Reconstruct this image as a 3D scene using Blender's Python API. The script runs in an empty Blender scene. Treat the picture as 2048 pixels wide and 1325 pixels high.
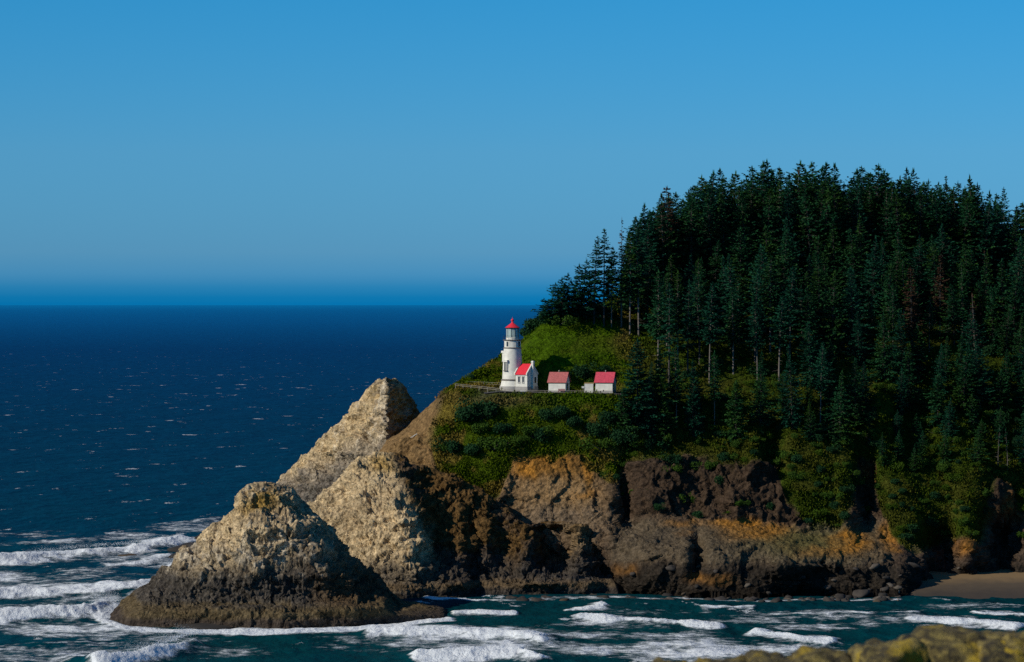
import bpy, math, random
import numpy as np
from mathutils import Vector, Matrix

# ------------------------------------------------------------------ camera, sky, sun, exposure
SC = bpy.context.scene
COL = SC.collection
F, H, CX, HY = 6480.0, 70.0, 1024.0, 606.0      # focal length in photo pixels, eye height in metres, principal column, horizon row
cam = bpy.data.cameras.new('camera')
cam.sensor_width = 36.0
cam.lens = F / 2048.0 * 36.0
cam.shift_y = -(662.5 - HY) / 2048.0
cam.clip_start, cam.clip_end = 0.5, 120000.0
cam.dof.use_dof = True
cam.dof.focus_distance = 800.0
cam.dof.aperture_fstop = 14.0
cam_o = bpy.data.objects.new('camera', cam)
COL.objects.link(cam_o)
cam_o.location = (0, 0, H)
cam_o.rotation_euler = (math.radians(90), 0, 0)
SC.camera = cam_o

SUN_AZ, SUN_EL = math.radians(242.0), math.radians(31.0)     # compass-like: 0 = +Y, clockwise
SUN = Vector((math.sin(SUN_AZ) * math.cos(SUN_EL), math.cos(SUN_AZ) * math.cos(SUN_EL), math.sin(SUN_EL)))

world = bpy.data.worlds.new('World')
SC.world = world
world.use_nodes = True
wn, wl = world.node_tree.nodes, world.node_tree.links
wn.clear()
sky = wn.new('ShaderNodeTexSky')
sky.sky_type = 'NISHITA'
sky.sun_disc = False
sky.sun_elevation = SUN_EL
sky.sun_rotation = SUN_AZ
sky.altitude = 0
sky.air_density = 1.0
sky.dust_density = 0.3
sky.ozone_density = 2.5
geo = wn.new('ShaderNodeTexCoord')
sep = wn.new('ShaderNodeSeparateXYZ')
wl.new(geo.outputs['Generated'], sep.inputs[0])
mr = wn.new('ShaderNodeMath')
mr.operation = 'POWER'
mr.inputs[1].default_value = 0.5
mx = wn.new('ShaderNodeMath')
mx.operation = 'MAXIMUM'
mx.inputs[1].default_value = 0.0
wl.new(sep.outputs['Z'], mx.inputs[0])
wl.new(mx.outputs[0], mr.inputs[0])
ramp = wn.new('ShaderNodeValToRGB')
# tint of the clear, polarised-looking sky by the root of the sine of the elevation
SKY_RAMP = [(0.0, (0.003, 0.27, 0.94)), (0.041, (0.007, 0.285, 0.93)), (0.069, (0.030, 0.325, 0.95)), (0.095, (0.085, 0.385, 0.98)), (0.125, (0.126, 0.412, 0.93)),
            (0.2155, (0.134, 0.441, 0.855)), (0.306, (0.076, 0.449, 0.815)), (0.5, (0.070, 0.37, 0.68)), (1.0, (0.10, 0.38, 0.62))]
cr = ramp.color_ramp
while len(cr.elements) < len(SKY_RAMP):
    cr.elements.new(0.5)
for e, (p, c) in zip(cr.elements, SKY_RAMP):
    e.position = p
    e.color = (*c, 1)
wl.new(mr.outputs[0], ramp.inputs[0])
mul = wn.new('ShaderNodeMixRGB')
mul.blend_type = 'MULTIPLY'
mul.inputs[0].default_value = 1.0
wl.new(sky.outputs[0], mul.inputs[1])
wl.new(ramp.outputs[0], mul.inputs[2])
bg = wn.new('ShaderNodeBackground')
bg.inputs['Strength'].default_value = 0.124
wl.new(mul.outputs[0], bg.inputs['Color'])
wo = wn.new('ShaderNodeOutputWorld')
wl.new(bg.outputs[0], wo.inputs['Surface'])

sun = bpy.data.lights.new('sun', 'SUN')
sun.energy = 4.0
sun.angle = math.radians(0.5)
sun.color = (1.0, 0.93, 0.80)
sun_o = bpy.data.objects.new('sun', sun)
COL.objects.link(sun_o)
sun_o.rotation_euler = SUN.to_track_quat('Z', 'Y').to_euler()

SC.view_settings.view_transform = 'Standard'
SC.view_settings.look = 'None'
SC.view_settings.gamma = 1.0
SC.view_settings.use_curve_mapping = False
SC.view_settings.exposure = 0.0
SC.render.engine = 'CYCLES'
SC.cycles.max_bounces = 5
SC.cycles.diffuse_bounces = 2
SC.cycles.glossy_bounces = 2
SC.cycles.transmission_bounces = 4
SC.cycles.transparent_max_bounces = 6
SC.cycles.use_denoising = False
SC.cycles.caustics_reflective = False
SC.cycles.caustics_refractive = False
SC.cycles.sample_clamp_indirect = 3.0

RNG = np.random.default_rng(7)
R = random.Random(11)

# ------------------------------------------------------------------ helpers
def P(px, py, Y):
    return np.array([(px - CX) / F * Y, Y, H - (py - HY) / F * Y])

def zof(py, Y):
    return H - (py - HY) / F * Y

def sea_y(py):
    return F * H / (py - HY)

def proj(v):
    v = np.asarray(v)
    return CX + F * v[..., 0] / v[..., 1], HY + F * (H - v[..., 2]) / v[..., 1]

def _hash(i, j, k, s):
    n = (i.astype(np.uint32) * np.uint32(374761393) + j.astype(np.uint32) * np.uint32(668265263)
         + k.astype(np.uint32) * np.uint32(2246822519) + np.uint32(s * 3266489917 & 0xffffffff))
    n = (n ^ (n >> np.uint32(13))) * np.uint32(1274126177)
    n = (n ^ (n >> np.uint32(16))) * np.uint32(2654435769)
    return ((n >> np.uint32(8)) & np.uint32(0xffffff)).astype(np.float32) / np.float32(0xffffff)

def vnoise(p, s=0):
    """value noise in [-1,1]; p (...,3)"""
    sh = p.shape[:-1]
    p = np.asarray(p, np.float32).reshape(-1, 3) + np.float32(1000.0)
    f = np.floor(p)
    t = p - f
    t = t * t * t * (t * (t * 6 - 15) + 10)
    f = f.astype(np.int64)
    x, y, z = f[:, 0], f[:, 1], f[:, 2]
    def c(a, b, d):
        return _hash(x + a, y + b, z + d, s)
    tx, ty, tz = t[:, 0], t[:, 1], t[:, 2]
    a0 = c(0, 0, 0) * (1 - tx) + c(1, 0, 0) * tx
    a1 = c(0, 1, 0) * (1 - tx) + c(1, 1, 0) * tx
    b0 = c(0, 0, 1) * (1 - tx) + c(1, 0, 1) * tx
    b1 = c(0, 1, 1) * (1 - tx) + c(1, 1, 1) * tx
    r = (a0 * (1 - ty) + a1 * ty) * (1 - tz) + (b0 * (1 - ty) + b1 * ty) * tz
    return (r * 2 - 1).reshape(sh)

def fbm(p, o=4, s=0, g=0.5):
    a, r, n = 1.0, 0.0, 0.0
    for k in range(o):
        r = r + a * vnoise(p * (2.03 ** k), s + k)
        n += a
        a *= g
    return r / n

def ridged(p, o=4, s=0, g=0.5):
    a, r, n = 1.0, 0.0, 0.0
    for k in range(o):
        r = r + a * (1 - 2 * np.abs(vnoise(p * (2.07 ** k), s + k)))
        n += a
        a *= g
    return r / n

def worley(p, s=0):
    """F1, F2 distances, p (...,3)"""
    sh = p.shape[:-1]
    p = np.asarray(p, np.float32).reshape(-1, 3) + np.float32(1000.0)
    f = np.floor(p).astype(np.int64)
    d1 = np.full(len(p), 9.0, np.float32)
    d2 = d1.copy()
    for a in (-1, 0, 1):
        for b in (-1, 0, 1):
            for c in (-1, 0, 1):
                i, j, k = f[:, 0] + a, f[:, 1] + b, f[:, 2] + c
                q = np.stack([i + _hash(i, j, k, s), j + _hash(i, j, k, s + 1), k + _hash(i, j, k, s + 2)], 1)
                d = np.sqrt(((q - p) ** 2).sum(1)).astype(np.float32)
                d2 = np.minimum(d2, np.maximum(d, d1))
                d1 = np.minimum(d1, d)
    return d1.reshape(sh), d2.reshape(sh)

def cells(p, s=0):
    """one random value in [-0.5, 0.5] for each cell of a jittered lattice: angular blocks"""
    sh = p.shape[:-1]
    p = np.asarray(p, np.float32).reshape(-1, 3) + np.float32(1000.0)
    f = np.floor(p).astype(np.int64)
    best = np.full(len(p), 9.0, np.float32)
    out = np.zeros(len(p), np.float32)
    for a in (-1, 0, 1):
        for b in (-1, 0, 1):
            for c in (-1, 0, 1):
                i, j, k = f[:, 0] + a, f[:, 1] + b, f[:, 2] + c
                q = np.stack([i + _hash(i, j, k, s), j + _hash(i, j, k, s + 1), k + _hash(i, j, k, s + 2)], 1)
                dv = q - p
                d = np.sqrt((dv ** 2).sum(1)).astype(np.float32)
                # each block has its own tilted face
                t = _hash(i, j, k, s + 3) - 0.5 + 0.55 * ((_hash(i, j, k, s + 4) - 0.5) * dv[:, 0] + (_hash(i, j, k, s + 5) - 0.5) * dv[:, 1] + (_hash(i, j, k, s + 6) - 0.5) * dv[:, 2])
                m = d < best
                best = np.where(m, d, best)
                out = np.where(m, t, out)
    return out.reshape(sh)

def smooth(x, a, b):
    t = np.clip((x - a) / (b - a), 0, 1)
    return t * t * (3 - 2 * t)

def pchip(xk, yk, xq):
    """monotone cubic along axis 0; yk (K,...)"""
    xk, yk, xq = np.asarray(xk, float), np.asarray(yk, float), np.asarray(xq, float)
    tail = (1,) * (yk.ndim - 1)
    h = np.diff(xk).reshape(-1, *tail)
    d = np.diff(yk, axis=0) / h
    m = np.zeros_like(yk)
    s = d[:-1] * d[1:]
    m[1:-1] = np.where(s > 0, 2 * s / np.where(np.abs(d[:-1] + d[1:]) < 1e-12, 1e-12, d[:-1] + d[1:]), 0)
    m[0], m[-1] = d[0], d[-1]
    i = np.clip(np.searchsorted(xk, xq, side='right') - 1, 0, len(xk) - 2)
    hh = h[i]
    t = ((xq - xk[i]) / np.diff(xk)[i]).reshape(-1, *tail)
    t2, t3 = t * t, t * t * t
    return ((2 * t3 - 3 * t2 + 1) * yk[i] + (t3 - 2 * t2 + t) * hh * m[i]
            + (-2 * t3 + 3 * t2) * yk[i + 1] + (t3 - t2) * hh * m[i + 1])

def mesh_np(name, v, quads=None, tris=None, smooth_=False):
    me = bpy.data.meshes.new(name)
    v = np.asarray(v, np.float32).reshape(-1, 3)
    loops, starts = [], []
    n = 0
    if quads is not None and len(quads):
        q = np.asarray(quads, np.int32).reshape(-1, 4)
        loops.append(q.ravel()); starts.append(np.arange(len(q), dtype=np.int32) * 4); n = len(q) * 4
    if tris is not None and len(tris):
        t = np.asarray(tris, np.int32).reshape(-1, 3)
        loops.append(t.ravel()); starts.append(n + np.arange(len(t), dtype=np.int32) * 3)
    loops, starts = np.concatenate(loops), np.concatenate(starts)
    me.vertices.add(len(v)); me.vertices.foreach_set('co', v.ravel())
    me.loops.add(len(loops)); me.loops.foreach_set('vertex_index', loops)
    me.polygons.add(len(starts)); me.polygons.foreach_set('loop_start', starts)
    me.update(calc_edges=True)
    me.validate()
    if smooth_:
        me.polygons.foreach_set('use_smooth', np.ones(len(me.polygons), bool))
    return me

def attr(me, name, a, kind='FLOAT'):
    a = np.asarray(a, np.float32)
    if kind == 'FLOAT':
        at = me.attributes.new(name, 'FLOAT', 'POINT'); at.data.foreach_set('value', a.ravel())
    else:
        at = me.attributes.new(name, 'FLOAT_COLOR', 'POINT')
        at.data.foreach_set('color', np.concatenate([a.reshape(-1, 3), np.ones((a.size // 3, 1), np.float32)], 1).ravel())

def grid_quads(nu, nv):
    i = np.arange(nu * nv).reshape(nu, nv)
    return np.stack([i[:-1, :-1], i[1:, :-1], i[1:, 1:], i[:-1, 1:]], -1).reshape(-1, 4)

def add(name, me, mat=None, parent=None):
    o = bpy.data.objects.new(name, me)
    COL.objects.link(o)
    if mat is not None and me is not None and not me.materials:
        me.materials.append(mat)
    if parent is not None:
        o.parent = parent
    return o

def tag(o, label=None, cat=None, group=None, kind=None):
    if label: o['label'] = label
    if cat: o['category'] = cat
    if group: o['group'] = group
    if kind: o['kind'] = kind
    return o

def empty(name, loc=(0, 0, 0), rz=0.0, scale=1.0):
    o = bpy.data.objects.new(name, None)
    COL.objects.link(o)
    o.location = loc
    o.rotation_euler = (0, 0, rz)
    o.scale = (scale,) * 3 if isinstance(scale, (int, float)) else scale
    o.empty_display_size = 0.2
    return o

class MB:
    """collects simple shapes into one mesh"""
    def __init__(s):
        s.v, s.f = [], []
    def poly(s, pts, faces):
        n = len(s.v)
        s.v += [tuple(p) for p in pts]
        s.f += [tuple(n + i for i in f) for f in faces]
    def box(s, x0, x1, y0, y1, z0, z1):
        s.poly([(x0, y0, z0), (x1, y0, z0), (x1, y1, z0), (x0, y1, z0), (x0, y0, z1), (x1, y0, z1), (x1, y1, z1), (x0, y1, z1)],
               [(0, 3, 2, 1), (4, 5, 6, 7), (0, 1, 5, 4), (1, 2, 6, 5), (2, 3, 7, 6), (3, 0, 4, 7)])
    def lathe(s, prof, n=32, cx=0, cy=0):
        pts, fc = [], []
        for r, z in prof:
            for k in range(n):
                a = 2 * math.pi * k / n
                pts.append((cx + r * math.cos(a), cy + r * math.sin(a), z))
        for j in range(len(prof) - 1):
            for k in range(n):
                fc.append((j * n + k, j * n + (k + 1) % n, (j + 1) * n + (k + 1) % n, (j + 1) * n + k))
        fc.append(tuple(range(n - 1, -1, -1)))
        m = (len(prof) - 1) * n
        fc.append(tuple(range(m, m + n)))
        s.poly(pts, fc)
    def tube(s, a, b, r0, r1=None, n=6):
        r1 = r0 if r1 is None else r1
        a, b = Vector(a), Vector(b)
        q = (b - a).to_track_quat('Z', 'Y')
        pts = []
        for c, r in ((a, r0), (b, r1)):
            for k in range(n):
                t = 2 * math.pi * k / n
                pts.append(c + q @ Vector((r * math.cos(t), r * math.sin(t), 0)))
        s.poly(pts, [(k, (k + 1) % n, n + (k + 1) % n, n + k) for k in range(n)] + [tuple(range(n - 1, -1, -1)), tuple(range(n, 2 * n))])
    def build(s, name, mat, parent=None, shade=False, bevel=0):
        me = bpy.data.meshes.new(name)
        me.from_pydata(s.v, [], s.f)
        me.update()
        if shade:
            me.polygons.foreach_set('use_smooth', np.ones(len(me.polygons), bool))
            me.set_sharp_from_angle(angle=math.radians(35))
        return add(name, me, mat, parent)

# ------------------------------------------------------------------ materials
def mat_new(name):
    m = bpy.data.materials.new(name)
    m.use_nodes = True
    nt = m.node_tree
    b = nt.nodes['Principled BSDF']
    return m, nt.nodes, nt.links, b

def noise_node(n, l, scale, detail=4, rough=0.55, vec=None, out=None):
    t = n.new('ShaderNodeTexNoise')
    t.inputs['Scale'].default_value = scale
    t.inputs['Detail'].default_value = detail
    t.inputs['Roughness'].default_value = rough
    if vec is not None:
        l.new(vec, t.inputs['Vector'])
    return t

def ramp_node(n, l, src, stops):
    r = n.new('ShaderNodeValToRGB')
    while len(r.color_ramp.elements) < len(stops):
        r.color_ramp.elements.new(0.5)
    for e, (p, c) in zip(r.color_ramp.elements, stops):
        e.position = p
        e.color = (*c, 1) if not isinstance(c, (int, float)) else (c, c, c, 1)
    l.new(src, r.inputs[0])
    return r

def mix(n, l, mode, a, b, fac=1.0):
    m = n.new('ShaderNodeMixRGB')
    m.blend_type = mode
    for s, v in ((0, fac), (1, a), (2, b)):
        if isinstance(v, bpy.types.NodeSocket):
            l.new(v, m.inputs[s])
        elif isinstance(v, (int, float)):
            m.inputs[s].default_value = v if s == 0 else (v, v, v, 1)
        else:
            m.inputs[s].default_value = (*v, 1)
    return m.outputs[0]

def math_node(n, l, op, a, b=None):
    m = n.new('ShaderNodeMath')
    m.operation = op
    for s, v in ((0, a), (1, b)):
        if v is None: continue
        if isinstance(v, bpy.types.NodeSocket): l.new(v, m.inputs[s])
        else: m.inputs[s].default_value = v
    return m.outputs[0]

def mat_rocky(name, bump_scale=1.6, bump=0.6, lo=0.55, hi=1.5, fine=3.0):
    """albedo from the 'col' attribute, broken up by grain; relief from noise"""
    m, n, l, b = mat_new(name)
    a = n.new('ShaderNodeAttribute'); a.attribute_name = 'col'
    tc = n.new('ShaderNodeTexCoord')
    t1 = noise_node(n, l, 0.9, 6, 0.65, tc.outputs['Object'])
    t2 = noise_node(n, l, fine, 4, 0.6, tc.outputs['Object'])
    r1 = ramp_node(n, l, t1.outputs[0], [(0.3, lo), (0.7, hi)])
    r2 = ramp_node(n, l, t2.outputs[0], [(0.3, 0.7), (0.7, 1.3)])
    c = mix(n, l, 'MULTIPLY', a.outputs['Color'], r1.outputs[0])
    c = mix(n, l, 'MULTIPLY', c, r2.outputs[0])
    l.new(c, b.inputs['Base Color'])
    b.inputs['Roughness'].default_value = 0.95
    b.inputs['Specular IOR Level'].default_value = 0.05
    v = n.new('ShaderNodeTexVoronoi')
    v.inputs['Scale'].default_value = bump_scale
    l.new(tc.outputs['Object'], v.inputs['Vector'])
    h = math_node(n, l, 'MULTIPLY_ADD', t1.outputs[0], 1.0)
    h = math_node(n, l, 'ADD', math_node(n, l, 'MULTIPLY', v.outputs['Distance'], 0.5), t1.outputs[0])
    bp = n.new('ShaderNodeBump')
    bp.inputs['Strength'].default_value = bump
    bp.inputs['Distance'].default_value = 0.6
    l.new(h, bp.inputs['Height'])
    l.new(bp.outputs[0], b.inputs['Normal'])
    return m

def mat_plain(name, col, rough=0.7, var=0.12, scale=1.5, spec=0.3, metal=0.0):
    m, n, l, b = mat_new(name)
    tc = n.new('ShaderNodeTexCoord')
    t = noise_node(n, l, scale, 5, 0.6, tc.outputs['Object'])
    r = ramp_node(n, l, t.outputs[0], [(0.3, 1 - var), (0.7, 1 + var)])
    l.new(mix(n, l, 'MULTIPLY', col, r.outputs[0]), b.inputs['Base Color'])
    b.inputs['Roughness'].default_value = rough
    b.inputs['Specular IOR Level'].default_value = spec
    b.inputs['Metallic'].default_value = metal
    return m

def mat_leaf(name, dark, light, alt=None, trans=0.15):
    """foliage: tone per leaf, per plant and slowly over space"""
    m, n, l, b = mat_new(name)
    g = n.new('ShaderNodeNewGeometry')
    oi = n.new('ShaderNodeObjectInfo')
    f = math_node(n, l, 'ADD', math_node(n, l, 'MULTIPLY', g.outputs['Random Per Island'], 0.55),
                  math_node(n, l, 'MULTIPLY', oi.outputs['Random'], 0.45))
    c = mix(n, l, 'MIX', dark, light, f)
    if alt is not None:
        t = noise_node(n, l, 0.12, 3, 0.5, g.outputs['Position'])
        r = ramp_node(n, l, t.outputs[0], [(0.45, 0.0), (0.65, 1.0)])
        c = mix(n, l, 'MIX', c, alt, math_node(n, l, 'MULTIPLY', r.outputs[0], 0.7))
    l.new(c, b.inputs['Base Color'])
    b.inputs['Roughness'].default_value = 0.75
    b.inputs['Specular IOR Level'].default_value = 0.04
    if trans:
        tr = n.new('ShaderNodeBsdfTranslucent')
        l.new(c, tr.inputs[0])
        ms = n.new('ShaderNodeMixShader')
        ms.inputs[0].default_value = trans
        l.new(b.outputs[0], ms.inputs[1]); l.new(tr.outputs[0], ms.inputs[2])
        l.new(ms.outputs[0], n['Material Output'].inputs[0])
    return m

M = {}
M['rock'] = mat_rocky('sea_stack_rock', 1.3, 1.0, 0.35, 1.6)
M['land'] = mat_rocky('headland_ground', 1.1, 1.0, 0.35, 1.5)
M['white'] = mat_plain('white_stucco', (0.68, 0.65, 0.56), 0.8, 0.16, 1.1)
M['trim'] = mat_plain('grey_stone_trim', (0.16, 0.14, 0.12), 0.85)
M['plinth'] = mat_plain('plinth_stone', (0.33, 0.31, 0.28), 0.85)
M['red'] = mat_plain('red_roof_paint', (0.70, 0.03, 0.045), 0.45, 0.12, 2.0)
M['red_old'] = mat_plain('faded_red_shingle', (0.52, 0.055, 0.085), 0.7, 0.25, 2.5)
M['red_mauve'] = mat_plain('weathered_red_shingle', (0.40, 0.11, 0.10), 0.8, 0.25, 2.5)
M['iron'] = mat_plain('dark_iron', (0.03, 0.03, 0.032), 0.5)
M['brass'] = mat_plain('lens_brass', (0.35, 0.30, 0.18), 0.4)
M['window'] = mat_plain('dark_window', (0.04, 0.045, 0.05), 0.2, 0.1, 1.0, 0.5)
M['ochre'] = mat_plain('ochre_trim', (0.55, 0.36, 0.12), 0.7)
M['wood'] = mat_plain('weathered_wood', (0.30, 0.26, 0.20), 0.85, 0.25)
M['bench'] = mat_plain('bench_paint', (0.20, 0.045, 0.06), 0.6)
M['path'] = mat_plain('asphalt_path', (0.06, 0.058, 0.055), 0.9, 0.2, 0.8)
M['bark'] = mat_plain('spruce_bark', (0.055, 0.048, 0.042), 0.95, 0.35, 1.2)
M['bark_pale'] = mat_plain('weathered_trunk', (0.14, 0.12, 0.10), 0.95, 0.3, 1.2)
M['needle'] = mat_leaf('spruce_needles', (0.007, 0.040, 0.019), (0.022, 0.098, 0.036), (0.042, 0.092, 0.010))
M['needle_b'] = mat_leaf('blue_spruce_needles', (0.006, 0.042, 0.026), (0.018, 0.092, 0.046))
M['needle_dead'] = mat_leaf('dying_needles', (0.05, 0.025, 0.015), (0.09, 0.05, 0.03))
M['shrub'] = mat_leaf('shrub_leaves', (0.022, 0.052, 0.009), (0.056, 0.108, 0.012))
M['shrub_dark'] = mat_leaf('dark_shrub_leaves', (0.009, 0.034, 0.014), (0.024, 0.068, 0.022))
M['shrub_bright'] = mat_leaf('salal_leaves', (0.030, 0.060, 0.006), (0.062, 0.108, 0.008))
def glass_mat():
    m, n, l, b = mat_new('lantern_glass')
    b.inputs['Base Color'].default_value = (0.85, 0.95, 0.92, 1)
    b.inputs['Roughness'].default_value = 0.08
    b.inputs['IOR'].default_value = 1.45
    t = n.new('ShaderNodeBsdfTransparent')
    t.inputs[0].default_value = (0.75, 0.86, 0.84, 1)
    ms = n.new('ShaderNodeMixShader')
    ms.inputs[0].default_value = 0.3
    l.new(t.outputs[0], ms.inputs[1]); l.new(b.outputs[0], ms.inputs[2])
    l.new(ms.outputs[0], n['Material Output'].inputs[0])
    return m
M['glass'] = glass_mat()

# ------------------------------------------------------------------ sea
def poly_dist(px, py, pts, ys):
    """nearest point of a polyline in a metric where rows are stretched by ys; returns signed row offset, distance, fraction along"""
    best = np.full(px.shape, 1e9); off = np.zeros_like(best); fr = np.zeros_like(best)
    pts = np.asarray(pts, float)
    L = np.concatenate([[0], np.cumsum(np.hypot(np.diff(pts[:, 0]), np.diff(pts[:, 1]) * ys))])
    for k in range(len(pts) - 1):
        a, b = pts[k], pts[k + 1]
        ax, ay, bx, by = a[0], a[1] * ys, b[0], b[1] * ys
        dx, dy = bx - ax, by - ay
        t = np.clip(((px - ax) * dx + (py * ys - ay) * dy) / (dx * dx + dy * dy), 0, 1)
        qx, qy = ax + t * dx, ay + t * dy
        d = np.hypot(px - qx, py * ys - qy)
        m = d < best
        best = np.where(m, d, best)
        off = np.where(m, py - qy / ys, off)
        fr = np.where(m, (L[k] + t * (L[k + 1] - L[k])) / L[-1], fr)
    return off, best, fr

# crest polylines on the flat sea: points, height (m), reach behind / before the crest (rows), foam behind / before, foam strength
WAVES = [
    ([(-60, 1130), (40, 1122), (130, 1114), (200, 1108), (290, 1099), (395, 1078)], 2.6, 16, 7, 14, 12, 1.0, 'surf'),
    ([(-60, 1196), (60, 1191), (180, 1187), (260, 1181), (330, 1168)], 1.6, 24, 9, 34, 8, 1.0, 'surf'),
    ([(-60, 1244), (60, 1240), (140, 1234), (190, 1224), (225, 1206)], 2.2, 16, 8, 6, 10, 0.95, 'surf'),
    ([(150, 1342), (220, 1336), (300, 1322), (360, 1306), (405, 1290)], 3.0, 26, 9, 6, 7, 1.0, 'curl'),
    ([(200, 1135), (270, 1128), (350, 1112)], 0.8, 12, 8, 20, 10, 0.75, 'surf'),
    ([(700, 1268), (800, 1270), (900, 1272), (1000, 1277), (1075, 1285), (1100, 1296)], 1.2, 18, 8, 16, 8, 0.95, 'surf'),
    ([(800, 1316), (900, 1313), (980, 1315), (1040, 1318), (1100, 1332)], 1.8, 10, 8, 6, 14, 0.95, 'surf'),
    ([(1128, 1228), (1160, 1222), (1215, 1213)], 1.0, 8, 6, 8, 6, 1.0, 'surf'),
    ([(1128, 1232), (1200, 1240), (1300, 1248), (1400, 1254), (1470, 1258)], 1.0, 9, 6, 4, 9, 1.0, 'surf'),
    ([(1490, 1264), (1540, 1270), (1600, 1282), (1680, 1292)], 1.2, 12, 7, 6, 20, 1.0, 'surf'),
    ([(890, 1231), (960, 1229), (1045, 1228)], 0.5, 6, 5, 4, 4, 0.85, 'surf'),
    ([(1390, 1218), (1450, 1216), (1520, 1218)], 0.5, 6, 5, 5, 4, 0.8, 'surf'),
    ([(1560, 1232), (1700, 1229), (1860, 1227)], 0.5, 6, 5, 5, 4, 0.7, 'surf'),
    ([(1790, 1236), (1880, 1240), (1960, 1248), (2060, 1258)], 0.7, 7, 6, 6, 6, 0.95, 'surf'),
    ([(1925, 1226), (2000, 1230), (2120, 1236)], 0.6, 6, 5, 5, 5, 0.9, 'surf'),
    ([(1820, 1197), (1870, 1199), (1910, 1202)], 0.3, 4, 4, 2, 2, 0.7, 'surf'),
    ([(835, 1199), (900, 1203), (985, 1204)], 0.4, 5, 4, 4, 3, 0.85, 'surf'),
    ([(1980, 1212), (2120, 1215)], 0.4, 5, 4, 5, 3, 0.7, 'surf'),
    ([(-60, 1300), (80, 1292), (200, 1285)], 0.5, 10, 8, 4, 4, 0.5, 'surf'),
    ([(300, 1050), (420, 1042), (520, 1036)], 0.5, 8, 6, 4, 4, 0.55, 'surf'),
    ([(20, 1090), (120, 1083), (210, 1080)], 0.5, 8, 6, 5, 4, 0.6, 'surf'),
]
# thin lacing of old foam: centre, half sizes, strength
LACE = [(250, 1140, 120, 14, 0.5), (100, 1235, 160, 12, 0.5), (320, 1275, 140, 14, 0.4), (760, 1290, 200, 14, 0.5), (1480, 1240, 160, 10, 0.45), (60, 1310, 200, 20, 0.55), (160, 1275, 120, 10, 0.55), (950, 1295, 160, 16, 0.5), (1250, 1275, 260, 14, 0.5), (60, 1215, 160, 14, 0.5), (1600, 1255, 140, 12, 0.5), (1950, 1215, 140, 10, 0.45), (850, 1270, 330, 22, 0.62), (1380, 1300, 330, 26, 0.66), (300, 1125, 150, 26, 0.55), (120, 1260, 240, 26, 0.5), (600, 1262, 380, 9, 0.75),
        (1750, 1235, 330, 22, 0.48), (1300, 1250, 260, 16, 0.4), (80, 1165, 260, 30, 0.5), (150, 1075, 260, 22, 0.4), (1250, 1225, 200, 16, 0.35),
        (420, 1055, 160, 16, 0.42), (170, 1205, 120, 22, 0.5), (300, 1300, 260, 24, 0.4)]

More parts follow.
